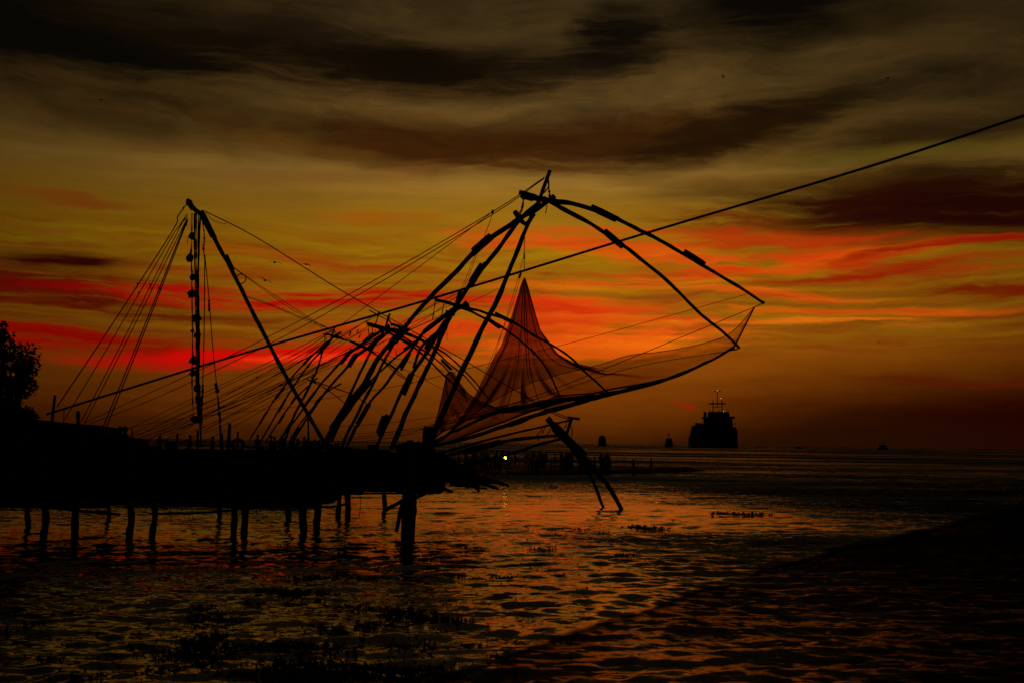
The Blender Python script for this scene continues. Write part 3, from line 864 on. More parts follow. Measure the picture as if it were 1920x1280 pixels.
pole(n0, 'spreader', [(1066, 782, 49.0), (1085, 785, 50.2)], 6, 7)
for (a, b, c, d) in ((1020, 797, 1006, 816), (1033, 800, 1026, 814), (1062, 790, 1058, 802), (1072, 800, 1072, 816), (1008, 816, 1009, 826), (1028, 786, 1016, 812)):
    chain(n0, [(a, b, 49.3), ((a + c) / 2 + 1, (b + d) / 2, 49.3), (c, d, 49.3)], 2.0)
rope(n0, [(1070, 784, 49.4), (1040, 772, 49), (985, 741, 48.5), (950, 722, 48.2), (851, 664, 47.2), (756, 611, 46.4), (632, 540, 45.4), (480, 445, 44.5), (384, 396, 44)], 1.9)
rope(n0, [(1066, 786, 49.4), (1036, 774, 49), (985, 744, 48.5)], 1.8)
chain(n0, [(983, 737, 48.5), (985, 741, 48.5), (986, 746, 48.5)], 6)
rope(n0, [(384, 396, 44), (398, 412, 44), (412, 418, 44), (425, 420, 44)], 1.0)
rope(n0, [(426, 492, 44.5), (460, 517, 45), (540, 570, 46), (610, 614, 48), (690, 655, 52), (850, 700, 60)], 1.1)
rope(n0, [(430, 496, 44.5), (462, 520, 45), (536, 573, 46), (590, 605, 48), (618, 628, 49)], 1.0)
rope(n0, [(464, 556, 45), (500, 568, 45.5), (570, 597, 46.5), (620, 617, 48), (720, 672, 52), (860, 745, 58), (960, 800, 60)], 1.1)
rope(n0, [(466, 559, 45), (510, 574, 45.5), (575, 602, 46.5), (610, 614, 48)], 1.0)
# guys of the rear mast
top = (353, 398, 44)
for k, (bx, by, mx, my) in enumerate(((107, 762, 323, 434), (121, 786, 320, 448), (152, 790, 338, 425), (158, 794, 340, 432), (190, 808, 345, 425), (197, 806, 346, 428))):
    start = (354, 378, 44) if k == 0 else (352 - k * .4, 396 + k * 5, 44)
    rope(n0, [start, ((start[0] + mx) / 2 - (5 if k == 0 else 0), (start[1] + my) / 2, 43.8), (mx, my, 43.5), ((mx + bx) / 2, (my + by) / 2 + 3, 42), (bx, by, 40.5)], 2.2 if k in (0, 4, 5) else 1.7)
    chain(n0, [((mx * .7 + bx * .3), (my * .7 + by * .3) - 2, 43), ((mx * .69 + bx * .31), (my * .69 + by * .31) + 4, 43)], 2.6)
chain(n0, [(344, 388, 44), (343, 394, 44)], 3.0)
chain(n0, [(350, 376, 44), (354, 380, 44), (360, 378, 44)], 6.0)
# stone strings: the two ropes that carry the counterweights, with many knots
for x0, dx, w in ((360, 0, 2.6), (365, 4, 3.2), (368, 3, 3.4), (372, 2, 2.6)):
    chain(n0, [(x0, 400, 44.2), (x0 - 1 + dx * .2, 480, 44.2), (x0 + dx * .4, 560, 44.3), (x0 + dx * .5 + 1, 640, 44.4), (x0 + dx * .8, 720, 44.6), (x0 + dx + 3, 790, 44.7)], w)
chain(n0, [(356, 442, 44.2), (352, 448, 44.2), (351, 458, 44.2)], 1.5)
chain(n0, [(378, 404, 44.2), (383, 440, 44.2), (382, 470, 44.2), (384, 486, 44.2)], 2.8)
chain(n0, [(384, 455, 44.2), (379, 463, 44.2), (382, 472, 44.2)], 1.6)
rope(n0, [(384, 484, 44.2), (383, 600, 44.4), (380, 727, 44.6), (376, 838, 45)], 2.0)
chain(n0, [(380, 720, 44.6), (380, 735, 44.6), (378, 770, 44.7), (377, 790, 44.7)], 4.0)
rope(n0, [(384, 478, 44.2), (392, 560, 44.3), (398, 640, 44.4), (406, 720, 44.6), (410, 770, 44.7), (415, 842, 44.9)], 1.8)
for q in ((392, 562, 392, 584, 4.5), (404, 718, 408, 736, 8), (409, 744, 411, 768, 4), (411, 772, 413, 792, 6), (413, 796, 414, 840, 4)):
    chain(n0, [(q[0], q[1], 44.5), (q[2], q[3], 44.5)], q[4])

STONES = [(361, 443, 11, 12, 44.2), (356, 483, 12, 14, 44.2), (362, 520, 14, 11, 44.3), (360, 551, 19, 11, 44.3), (368, 597, 14, 12, 44.4), (370, 628, 12, 12, 44.4),
          (361, 620, 6, 6, 44.4), (363, 674, 12, 16, 44.5), (362, 699, 11, 11, 44.5), (369, 726, 11, 12, 44.6), (373, 747, 12, 14, 44.6), (369, 785, 18, 12, 44.7)]
for k, (px, py, w, h, Y) in enumerate(STONES):
    c = at(px, py, Y)
    w, h = w * 1.22, h * 1.2
    bm = bmesh.new()
    bmesh.ops.create_icosphere(bm, subdivisions=2, radius=1.0)
    for v in bm.verts:
        q = v.co.copy()
        nn = 1 + .6 * mnoise.noise(q * 1.5 + Vector((k * 7.1, 0, 0)))
        taper = 1 - .22 * q.z
        v.co = Vector((q.x * w * .5 * taper, q.y * w * .42, q.z * h * .5)) * nn * Y / F
    me = bpy.data.meshes.new('counterweight_stone'); bm.to_mesh(me); bm.free()
    me.materials.append(M['stone'])
    o = bpy.data.objects.new('counterweight_stone', me); o.location = c; COL.objects.link(o)
    o.rotation_euler = (0, random.uniform(-.3, .3), random.uniform(0, 6))
    if w < 8: lab = 'smallest counterweight stone hanging beside a bigger one on the mast ropes'
    elif k == 11: lab = 'flat wide counterweight stone at the bottom of the mast ropes'
    elif k == 3: lab = 'broad tilted counterweight stone halfway up the mast ropes'
    elif k == 0: lab = 'round counterweight stone topmost on the mast ropes'
    else: lab = 'grey counterweight stone tied into the hanging mast ropes'
    tag(o, lab, 'stone', 'counterweight stones')
    v, f = tube([c + Vector((0, 0, h * .45 * Y / F)), c + Vector((0, 0, h * 1.0 * Y / F))], .02, 5)
    ORG[o] = c
    so = link_mesh('lashing', v, f, 'rope', None)
    so.data.transform(Matrix.Translation(-c)); so.parent = o; so.rotation_euler = (0, 0, 0)

# iron hoop caught on the mast
c = at(452, 523, 44.6)
v, f = tube([c + Vector((math.cos(a) * .205, math.sin(a * 2) * .02, math.sin(a) * .205)) for a in np.linspace(0, 2 * math.pi, 29)], .022, 6, cap=False)
tag(link_mesh('hoop', v, f, 'iron', None, base=c), 'thin round hoop hanging against the slanting rear mast', 'hoop')

# ------------------------------------------------------------------ overhead cable
P = [at(88, 776, 44), at(400, 679, 36), at(800, 563, 27.5), at(1200, 441, 20.5), at(1600, 322, 15.5), at(1925, 216, 12.6), at(2300, 92, 10.2)]
c_ = curve(P, 14)
v, f = tube(c_, [.006 + .00095 * p.y for p in c_], 7)
tag(link_mesh('cable', v, f, 'cable', None, base=P[0]), 'thick black cable slanting across the whole sky above the nets', 'cable')

# ------------------------------------------------------------------ pier
pr = thing('pier', (-12, 36, 0), 'long black timber pier on piles carrying the nets above the water', 'pier')
XL, XR = -24.0, -2.4


def front(x):
    return 33.4 + (x + 17) / 14.5 * 2.4


k = 0
x = XL
while x < XR:
    w = .26 + random.uniform(-.02, .02)
    y0 = front(x) - .1 + random.uniform(-.05, .05)
    v, f = boxvf(x, x + w - .02, y0, y0 + 6.5 + random.uniform(-.1, .1), 2.42 + random.uniform(-.01, .01), 2.47 + random.uniform(-.012, .012))
    link_mesh('plank', v, f, 'plank', pr, False)
    x += w


def zbot(x):
    return float(np.interp(x, [-24, -16.5, -12, -8, -4.5, -2.4], [.62, .68, 1.0, 1.05, 1.22, 1.3]))


for row in range(7):
    x = XL
    while x < XR - .3:
        L = random.uniform(1.9, 3.2)
        x1 = min(x + L, XR)
        zt = 2.64 - row * .265 + random.uniform(-.015, .015); zb = zt - .255
        zlow = zbot((x + x1) / 2)
        if zb > zlow - .2:
            zb = max(zb, zlow - random.uniform(-.08, .12))
            if zt - zb > .06:
                ya, yb = front(x) - .28, front(x1) - .28
                j = random.uniform(-.02, .02)
                vv = [Vector(p) for p in ((x, ya + j, zb), (x1 - .02, yb + j, zb), (x1 - .02, yb + .06 + j, zb), (x, ya + .06 + j, zb), (x, ya + j, zt), (x1 - .02, yb + j, zt), (x1 - .02, yb + .06 + j, zt), (x, ya + .06 + j, zt))]
                link_mesh('fascia_board', vv, boxvf(0, 1, 0, 1, 0, 1)[1], 'plank', pr, False)
        x = x1
x = XL
while x < XR - .2:
    x1 = min(x + 2.4, XR - .02)
    ya, yb = front(x) - .17, front(x1) - .17
    zb, zt = max(zbot(x), zbot(x1)) + .03, 2.40
    vv = [Vector(p) for p in ((x, ya, zb), (x1 - .01, yb, zb), (x1 - .01, yb + .05, zb), (x, ya + .05, zb), (x, ya, zt), (x1 - .01, yb, zt), (x1 - .01, yb + .05, zt), (x, ya + .05, zt))]
    link_mesh('backing_panel', vv, boxvf(0, 1, 0, 1, 0, 1)[1], 'plank', pr, False)
    x += 2.4
for yy in (.3, 2.4, 4.6, 6.2):
    v, f = tube([(XL, front(XL) + yy, 2.28), (-13, front(-13) + yy, 2.26), (XR, front(XR) + yy, 2.28)], .13, 8, .2, yy)
    link_mesh('bearer', v, f, 'pile', pr)
# diagonal and hanging bits under the deck
for (a, b, wd) in (((-20, 34.5, 1.1), (-12, 35.4, .85), .07), ((-12.6, 34.9, .9), (-8.8, 35.8, 1.0), .05), ((-17, 36, .9), (-13, 36, .45), .05)):
    v, f = tube(curve([a, (Vector(a) + Vector(b)) * .5 - Vector((0, 0, .06)), b], 6), wd, 7, .3, wd)
    link_mesh('brace', v, f, 'pile', pr)
for (xa, ya, xb, yb, YY) in ((280, 962, 440, 956, 34.6), (600, 950, 650, 944, 35.6)):
    v, f = tube(curve([at(xa, ya, YY), at((xa + xb) / 2, (ya + yb) / 2 + 2, YY), at(xb, yb, YY)], 5), .04, 7, .35, xa)
    link_mesh('brace', v, f, 'pile', pr)
for k in range(16):
    px = random.uniform(60, 720); p0 = at(px, 930, 34.4 + random.uniform(0, 2)); p0.z = 1.25
    L_ = random.uniform(.35, 1.0)
    v, f = tube(curve([p0, p0 + Vector((random.uniform(-.06, .06), 0, -L_ * .5)), p0 + Vector((random.uniform(-.15, .15), 0, -L_))], 4), .012, 5)
    link_mesh('hanging_rope_end', v, f, 'rope', pr)
PILES = [(82, 1012, 12), (140, 1000, 13), (53, 985, 9), (242, 1008, 13), (286, 1002, 12), (438, 1000, 13), (457, 998, 13), (569, 996, 14), (594, 988, 14),
         (634, 966, 9), (652, 968, 11), (541, 972, 11), (722, 952, 9), (412, 966, 9), (205, 968, 8), (-40, 1000, 12)]
for px, py, w in PILES:
    b = ground(px, py)
    lean = random.uniform(-.12, .06)
    bend = Vector((random.uniform(-.07, .07), 0, 0))
    pp = curve([b + Vector((-lean * .3, 0, -1.2)), b, b + Vector((lean * .3, 0, .6)) + bend, b + Vector((lean * .6, 0, 1.3)) - bend * .6, b + Vector((lean, .0, 2.4))], 5)
    v, f = tube(pp, [w * b.y / F * .5 * (1.0 - .1 * i / len(pp)) * (1.14 if .0 < q.z < .35 else 1) for i, q in enumerate(pp)], 10, .42, px)
    link_mesh('pile', v, f, 'pile', pr)
for dx, dy, w in ((-6, 0, 15), (5, 3, 15), (0, -4, 13), (1, 10, 14)):
    b = ground(765 + dx, 1003 + dy)
    v, f = tube([b + Vector((0, 0, -1.2)), b, b + Vector((.02, 0, 1.1)), b + Vector((0, 0, 2.6))], [w * b.y / F * .5 * q for q in (1, 1, 1.08, 1.1)], 10, .2, dx)
    link_mesh('pile', v, f, 'pile', pr)
b = at(765, 958, 34.8)
v, f = tube([b + Vector((0, 0, -.12)), b + Vector((0, 0, .02)), b + Vector((0, 0, .16))], [.29, .31, .29], 10, .15, 3)
link_mesh('rope_lashing', v, f, 'rope', pr)
for pts, w in (([(743, 996, 34.6), (750, 962, 34.8), (757, 938, 35)], 8), ([(722, 955, 34.2), (742, 945, 34.5), (770, 930, 34.8)], 8), ([(772, 934, 35), (790, 928, 35.5), (818, 912, 36)], 7)):
    v, f = tube(curve(W(pts), 5), w * 34.8 / F * .5, 8, .25, w)
    link_mesh('brace', v, f, 'pile', pr)
# outer landing of the pier at the hinge of the tall net
for q in range(9):
    a = at(800 + q * 12, 868 + q * 3.0, 36.2); bb = at(812 + q * 12, 871 + q * 3.0, 36.2)
    v, f = boxvf(a.x, bb.x - .02, 36.0, 39.0, a.z - .06 - .5 * (1 - q / 9) - random.uniform(0, .08), a.z + random.uniform(-.03, .03))
    link_mesh('plank', v, f, 'plank', pr, False)
v, f = boxvf(at(742, 900, 36.1).x, at(826, 900, 36.1).x, 36.1, 38.8, 1.25, 2.5)
link_mesh('landing_frame', v, f, 'plank', pr, False)
for q in range(16):
    a = at(random.uniform(800, 905), random.uniform(893, 912), 36.3)
    v, f = tube(curve([a, a + Vector((random.uniform(.1, .5), 0, random.uniform(-.12, .02))), a + Vector((random.uniform(.5, 1.1), 0, random.uniform(-.28, .0)))], 4), random.uniform(.025, .06), 6, .4, q)
    link_mesh('loose_stick', v, f, 'pile', pr)

# posts on the pier
for (x0, y0, x1, y1, w, Y, lab) in (
        (103, 740, 94, 792, 6, 39, 'leaning post beside the shed carrying the thick cable'), (146, 770, 151, 800, 8, 40, 'stout short post leaning on the shed roof'),
        (248, 802, 248, 836, 3, 38, 'thin post at the end of the small shed'), (333, 812, 331, 850, 5, 38, 'thin post standing below the flat hanging stone'),
        (371, 806, 370, 850, 5, 38, 'blunt dark post beside the foot of the stone ropes'), (431, 793, 427, 850, 7, 38, 'thick tapering post just left of the tyre'),
        (446, 808, 445, 850, 4, 38, 'slim post rising behind the tyre'), (417, 812, 417, 850, 4, 38, 'short stake at the foot of the knotted rope'),
        (578, 785, 579, 852, 4, 38, 'lone straight post between the slim poles and the thick ones'), (120, 768, 120, 794, 2, 40, 'thin rod on the shed roof between two posts')):
    a, b = at(x0, y0, Y), at(x1, y1, Y)
    b = b - Vector((0, 0, max(0, b.z - 2.3)))
    v, f = tube([b, b.lerp(a, .5), a], [w * Y / F * .5, w * Y / F * .5, w * Y / F * .42], 8, .2, x0)
    tag(link_mesh('post', v, f, 'pole', None, base=b), lab, 'post', 'posts on the pier')
c = at(446, 834, 37.5)
v, f = [], []
R_, r_ = .19, .065
for i in range(22):
    for j in range(8):
        a, b = 2 * math.pi * i / 22, 2 * math.pi * j / 8
        v.append(c + Vector((math.cos(a) * (R_ + r_ * math.cos(b)), r_ * math.sin(b) * 1.4, math.sin(a) * (R_ + r_ * math.cos(b)))))
        f.append((i * 8 + j, ((i + 1) % 22) * 8 + j, ((i + 1) % 22) * 8 + (j + 1) % 8, i * 8 + (j + 1) % 8))
tag(link_mesh('tyre', v, f, 'rubber', None, base=c), 'old rubber tyre standing upright on the pier', 'tyre')
# heaps of net and rope on deck
for k, (px, w, h) in enumerate(((300, .9, .22), (395, .7, .2), (500, 1.2, .26), (560, .8, .3), (640, .9, .34), (690, 1.0, .24), (720, .6, .26))):
    p = at(px, 850, 36.4); p.z = 2.44
    bm = bmesh.new(); bmesh.ops.create_icosphere(bm, subdivisions=4, radius=1)
    for vtx in bm.verts:
        q = vtx.co.copy()
        s_ = 1 + .45 * mnoise.noise(q * 2.1 + Vector((k * 9, 0, 0))) + .2 * mnoise.noise(q * 6 + Vector((k * 3, 1, 0)))
        vtx.co = Vector((q.x * w * .5, q.y * .4, max(q.z, -.05) * h)) * s_
    me = bpy.data.meshes.new('net_heap'); bm.to_mesh(me); bm.free(); me.materials.append(M['rope'])
    me.polygons.foreach_set('use_smooth', [True] * len(me.polygons))
    o = bpy.data.objects.new('net_heap', me); o.location = p; COL.objects.link(o)
    tag(o, 'heap of netting on the pier deck ' + ('nearest the small shed', 'below the knotted rope', 'wide and low, right of the tyre', 'at the foot of the lone straight post', 'tallest, by the foot of the slanting mast', 'wide, just beside the tallest heap', 'nearest the tall net')[k], 'net heap', 'net heaps on the pier')

for k, (px, w, h, Yc, lab) in enumerate(((772, 1.1, .5, 36.6, 'humped heap of netting behind the tall net heel posts'), (826, 1.0, .42, 36.8, 'heap of netting on the sloping outer landing'), (866, .8, .25, 36.9, 'flat heap of netting at the tip of the landing'))):
    p = at(px, 872 + k * 10, Yc); p.z = (2.44, 2.1, 1.95)[k]
    bm = bmesh.new(); bmesh.ops.create_icosphere(bm, subdivisions=4, radius=1)
    for vtx in bm.verts:
        q = vtx.co.copy()
        s_ = 1 + .5 * mnoise.noise(q * 2.3 + Vector((k * 5, 3, 0))) + .25 * mnoise.noise(q * 7 + Vector((k * 3, 1, 5)))
        vtx.co = Vector((q.x * w * .5, q.y * .45, max(q.z, -.3) * h)) * s_
    me = bpy.data.meshes.new('net_heap'); bm.to_mesh(me); bm.free(); me.materials.append(M['rope'])
    o = bpy.data.objects.new('net_heap', me); o.location = p; COL.objects.link(o)
    tag(o, lab, 'net heap', 'net heaps on the pier')
for k, (px, w, h, d_, lab) in enumerate(((272, .5, .24, .4, 'wooden crate beside the smallest shed'), (350, .42, .2, .4, 'low wooden crate between two thin posts'), (474, .5, .3, .4, 'wooden crate right of the tyre'),
                                     (528, .4, .22, .4, 'low wooden crate among the slim pole feet'), (604, .5, .36, .4, 'tall wooden crate by the foot of the thick poles'), (668, .45, .26, .4, 'wooden crate between the pole feet near the tall net'))):
    p = at(px, 848, 36.9); p.z = 2.475
    cr = thing('crate', p, lab, 'crate', 'crates on the pier')
    nb = max(2, int(h / .09))
    for side in (0, 1):
        for q in range(nb):
            z0 = p.z + h * q / nb
            v, f = boxvf(p.x - w / 2, p.x + w / 2, p.y + side * d_, p.y + side * d_ + .02, z0 + .01, z0 + h / nb - .012); link_mesh('slat', v, f, 'plank', cr, False)
            xx = p.x - w / 2 + .002 if side == 0 else p.x + w / 2 - .022
            v, f = boxvf(xx, xx + .02, p.y + .025, p.y + d_ - .005, z0 + .01, z0 + h / nb - .012); link_mesh('slat', v, f, 'plank', cr, False)
    v, f = boxvf(p.x - w / 2 + .03, p.x + w / 2 - .03, p.y + .03, p.y + d_ - .01, p.z, p.z + .02); link_mesh('bottom_board', v, f, 'plank', cr, False)
for k, (px, Yc, r_, h) in enumerate(((320, 37.2, .2, .42), (586, 37.4, .22, .5), (700, 37.2, .2, .4))):
    p = at(px, 848, Yc); p.z = 2.475
    dr = thing('drum', p, ('rusty drum beyond the low crate near the thin posts', 'largest rusty drum close to the lone straight post', 'rusty drum near the foot of the tall net')[k], 'drum', 'drums on the pier')
    v, f = tube([p, p + Vector((0, 0, h * .33)), p + Vector((0, 0, h * .66)), p + Vector((0, 0, h))], r_, 16); link_mesh('body', v, f, 'iron', dr)
    for q in (.02, .33, .66, .97):
        v, f = tube([p + Vector((0, 0, h * q - .012)), p + Vector((0, 0, h * q + .012))], r_ + .012, 16); link_mesh('rib', v, f, 'iron', dr)
# ------------------------------------------------------------------ sheds and tree on the left


def shed(name, label, pts_roof, x0, x1, Y, zt0, zt1, depth):
    s = thing(name, (x0, Y, 2.47), label, 'shed', 'sheds on the pier')
    zb = 2.47
    nb = int((x1 - x0) / .3)
    for i in range(nb):
        a = x0 + (x1 - x0) * i / nb; b = x0 + (x1 - x0) * (i + 1) / nb
        zt = min(zt0 + (zt1 - zt0) * i / nb, zt0 + (zt1 - zt0) * (i + 1) / nb)
        v, f = boxvf(a + .006, b - .006, Y + random.uniform(-.01, .01), Y + .05, zb, zt)
        link_mesh('wall_board', v, f, 'wall', s, False)
    v, f = boxvf(x0, x0 + .06, Y + .06, Y + depth, zb, zt0 - .02); link_mesh('side_wall', v, f, 'wall', s, False)
    v, f = boxvf(x1 - .06, x1, Y + .06, Y + depth, zb, zt1 - .02); link_mesh('side_wall', v, f, 'wall', s, False)
    v, f = boxvf(x0 + .06, x1 - .06, Y + depth - .05, Y + depth, zb, min(zt0, zt1) - .02); link_mesh('back_wall', v, f, 'wall', s, False)
    nr = max(2, int((x1 - x0) / .55))
    for i in range(nr):
        a = x0 - .04 + (x1 - x0 + .08) * i / nr; b = x0 - .04 + (x1 - x0 + .08) * (i + 1) / nr - .004
        za, zc = zt0 + (zt1 - zt0) * i / nr + .015, zt0 + (zt1 - zt0) * (i + 1) / nr + .015
        j = random.uniform(0, .02) + .004 * (i % 2)
        yy0, yy1 = Y - .25 + random.uniform(-.06, .06), Y + depth + .2
        vv = [Vector(p) for p in ((a, yy0, za + j), (b, yy0, zc + j), (b, yy1, zc + j - .1), (a, yy1, za + j - .1), (a, yy0, za + j + .03), (b, yy0, zc + j + .03), (b, yy1, zc + j - .07), (a, yy1, za + j - .07))]
        link_mesh('roof_sheet', vv, boxvf(0, 1, 0, 1, 0, 1)[1], 'thatch', s, False)
    return s


Y = 36.0
shed('shed', 'low black shed with a sloping roof beside the tree', None, at(-160, 800, Y).x, at(96, 786, Y).x, Y, at(0, 778, Y).z, at(96, 792, Y).z, 2.5)
shed('shed', 'middle shed with a flat roof edge between the two others', None, at(98, 800, Y + .3).x, at(191, 796, Y + .3).x, Y + .3, at(98, 793, Y + .3).z, at(191, 800, Y + .3).z, 2.0)
shed('shed', 'smallest lowest shed at the seaward end of the sheds', None, at(193, 820, Y + .6).x, at(250, 818, Y + .6).x, Y + .6, at(193, 818, Y + .6).z, at(250, 822, Y + .6).z, 1.6)


def tree(name, label, base, trunk_h, lobes, nleaf, leaf, group=None):
    t = thing(name, base, label, 'tree', group)
    base = Vector(base)
    tips = []
    parts = [tube(curve([base - Vector((0, 0, .3)), base + Vector((.1, 0, trunk_h * .5)), base + Vector((-.05, .1, trunk_h))], 6), [.2 - .05 * i / 12 for i in range(13)], 9, .25, 2)]
    for (c, r) in lobes:
        c = Vector(c)
        parts.append(tube(curve([base + Vector((-.05, .1, trunk_h * .85)), base.lerp(c, .6) + Vector((0, 0, .35)), c], 5), [.11 - .008 * i for i in range(11)], 7, .25, c.x))
        for _ in range(7):
            d = Vector((random.gauss(0, 1), random.gauss(0, 1), random.gauss(0, 1))).normalized() * r * .85
            parts.append(tube(curve([c, c + d * .5 + Vector((0, 0, .08)), c + d], 3), [.035 - .004 * i for i in range(7)], 5, .2, d.x))
    link_mesh('trunk', *join(*parts), 'bark', t)
    V_, F_ = [], []
    wts = [r ** 2 for _, r in lobes]
    for _ in range(nleaf):
        c, r = random.choices(lobes, wts)[0]
        d = Vector((random.gauss(0, 1), random.gauss(0, 1), random.gauss(0, 1))).normalized()
        rad = r * (.35 + .65 * random.random() ** .45) * (1 + .45 * mnoise.noise(d * 2.3 + Vector(c)))
        p = Vector(c) + d * rad
        if mnoise.noise(p * 3.1) < -.10: continue
        a = Vector((random.gauss(0, 1), random.gauss(0, 1), random.gauss(0, .6))).normalized()
        b = a.cross(Vector((random.gauss(0, 1), random.gauss(0, 1), random.gauss(0, 1)))).normalized()
        L = leaf * random.uniform(.6, 1.3)
        i0 = len(V_)
        V_ += [p - a * L * .5, p + b * L * .26 - a * L * .05, p + a * L * .5, p - b * L * .26 - a * L * .05]
        F_.append((i0, i0 + 1, i0 + 2, i0 + 3))
    link_mesh('crown', V_, F_, 'leaf', t, False)
    return t


TY = 40.5


def tl(px, py, dy=0.0): return tuple(at(px, py, TY + dy))


base = at(22, 795, TY); base.z = 2.46
tree('broadleaf_tree', 'dense dark leafy tree rising behind the shed roof', tuple(base), 1.2,
     [(tl(-20, 690), 1.15), (tl(20, 690, .4), .85), (tl(48, 668), .52), (tl(2, 645, .3), .6), (tl(-40, 640, .5), 1.0), (tl(-70, 700, .2), 1.3), (tl(35, 712, .3), .55), (tl(-2, 620), .38), (tl(55, 690), .42), (tl(10, 735, .3), .75), (tl(-40, 745, .3), 1.0), (tl(45, 725, .2), .5)], 14000, .16)
base = at(40, 800, 38.6); base.z = 2.46
tree('bush', 'low ragged bush in front of the tree beside the cable post', tuple(base), .4,
     [(tuple(at(-10, 775, 38.6)), .5), (tuple(at(30, 782, 38.6)), .4), (tuple(at(60, 784, 38.5)), .26), (tuple(at(-50, 770, 38.6)), .6), (tuple(at(10, 770, 38.7)), .55), (tuple(at(45, 776, 38.6)), .38)], 5200, .13)

# ------------------------------------------------------------------ people
def person_mesh(kind):
    """one continuous body: overlapping tapered limbs remeshed into a single surface, then fingers added"""
    B = []          # (a, b, ra, rb, material index)  0 skin 1 hair 2 top 3 legs
    hip, kn, an = .09, .5, .08
    la, lk, ra_, rk = Vector((-.10, 0, .08)), Vector((-.095, -.02, .5)), Vector((.10, 0, .08)), Vector((.095, -.02, .5))
    if kind == 'walk':
        lk, la, rk, ra_ = Vector((-.09, -.16, .52)), Vector((-.09, -.26, .09)), Vector((.09, .02, .5)), Vector((.09, .30, .13))
    if kind == 'wide':
        lk, la, rk, ra_ = Vector((-.14, 0, .5)), Vector((-.20, 0, .08)), Vector((.14, 0, .5)), Vector((.20, 0, .08))
    hl, hr = Vector((-hip, 0, .90)), Vector((hip, 0, .90))
    for h, k_, a_ in ((hl, lk, la), (hr, rk, ra_)):
        B += [(h, k_, .095, .062, 3), (k_, a_, .06, .042, 3 if kind != 'shorts' else 0), (a_ + Vector((0, .04, -.04)), a_ + Vector((0, -.15, -.055)), .042, .03, 0)]
    B += [(Vector((0, 0, .90)), Vector((0, 0, 1.08)), .145, .125, 3), (Vector((0, 0, 1.06)), Vector((0, .01, 1.32)), .125, .145, 2),
          (Vector((-.15, .01, 1.40)), Vector((.15, .01, 1.40)), .075, .075, 2), (Vector((0, .01, 1.40)), Vector((0, -.01, 1.53)), .06, .055, 0),
          (Vector((0, -.015, 1.575)), Vector((0, -.02, 1.66)), .085, .092, 0), (Vector((0, -.09, 1.575)), Vector((0, -.115, 1.59)), .018, .014, 0),
          (Vector((-.09, 0, 1.60)), Vector((.09, 0, 1.60)), .02, .02, 0), (Vector((0, .02, 1.66)), Vector((0, .01, 1.68)), .094, .09, 1)]
    if kind == 'skirt':
        B += [(Vector((0, 0, .98)), Vector((0, 0, .22)), .15, .25, 3), (Vector((0, .06, 1.6)), Vector((0, .08, 1.3)), .07, .05, 1)]
    sl, sr = Vector((-.19, .01, 1.39)), Vector((.19, .01, 1.39))
    el_, wl, er, wr = Vector((-.25, .03, 1.12)), Vector((-.26, -.06, .87)), Vector((.25, .03, 1.12)), Vector((.26, -.06, .87))
    if kind == 'photo':
        el_, wl, er, wr = Vector((-.26, -.14, 1.24)), Vector((-.09, -.32, 1.50)), Vector((.26, -.14, 1.24)), Vector((.09, -.32, 1.50))
    if kind == 'akimbo':
        el_, wl = Vector((-.40, .06, 1.16)), Vector((-.19, -.05, .98)); er, wr = Vector((.40, .06, 1.16)), Vector((.19, -.05, .98))
    if kind == 'point':
        er, wr = Vector((.40, -.08, 1.42)), Vector((.62, -.16, 1.50))
    if kind == 'walk':
        wl, wr = Vector((-.25, .14, .92)), Vector((.25, -.24, .96))
    for s, e, w in ((sl, el_, wl), (sr, er, wr)):
        B += [(s, e, .058, .044, 2), (e, w, .043, .03, 0), (w, w + (w - e).normalized() * .085, .032, .036, 0)]
    bm = bmesh.new()
    for a, b, r0, r1, _ in B:
        steps = max(2, int((b - a).length / .05))
        ps = [a.lerp(b, i / steps) for i in range(steps + 1)]
        d = (b - a).normalized() if (b - a).length > 1e-6 else Vector((0, 0, 1))
        ps = [a - d * r0 * .75, a - d * r0 * .45] + ps + [b + d * r1 * .45, b + d * r1 * .75]
        rr = [r0 * .55, r0 * .88] + [r0 + (r1 - r0) * i / steps for i in range(steps + 1)] + [r1 * .88, r1 * .55]
        v, f = tube(ps, rr, 12)
        vs = [bm.verts.new(p) for p in v]
        for q in f: bm.faces.new([vs[i] for i in q])
    me = bpy.data.meshes.new('person_src'); bm.to_mesh(me); bm.free()
    tmp = bpy.data.objects.new('person_src', me); COL.objects.link(tmp)
    md = tmp.modifiers.new('r', 'REMESH'); md.mode = 'VOXEL'; md.voxel_size = .02; md.use_smooth_shade = True
    ms = tmp.modifiers.new('s', 'SMOOTH'); ms.iterations = 3; ms.factor = .5
    dg = bpy.context.evaluated_depsgraph_get()
    out = bpy.data.meshes.new_from_object(tmp.evaluated_get(dg))
    out.name = 'person'
    bpy.data.objects.remove(tmp); bpy.data.meshes.remove(me)
    bm = bmesh.new(); bm.from_mesh(out)
    for s, e, w in ((sl, el_, wl), (sr, er, wr)):
        d = (w - e).normalized()
        side = d.cross(Vector((0, 1, .3))).normalized(); dn = d.cross(side)
        palm = w + d * .085
        for q, (o_, L) in enumerate(((-.027, .062), (-.009, .072), (.009, .068), (.027, .052))):
            p0 = palm + side * o_; p1 = p0 + d * L * .6 + dn * .008; p2 = p0 + d * L + dn * .03
            v, f = tube([p0 - d * .02, p1, p2], [.009, .009, .007], 5)
            vs = [bm.verts.new(p) for p in v]
            for z in f: bm.faces.new([vs[i] for i in z])
        p0 = w + d * .03 + side * .028
        v, f = tube([p0, p0 + side * .025 + d * .025, p0 + side * .03 + d * .06 + dn * .01], [.011, .010, .008], 5)
        vs = [bm.verts.new(p) for p in v]
        for z in f: bm.faces.new([vs[i] for i in z])
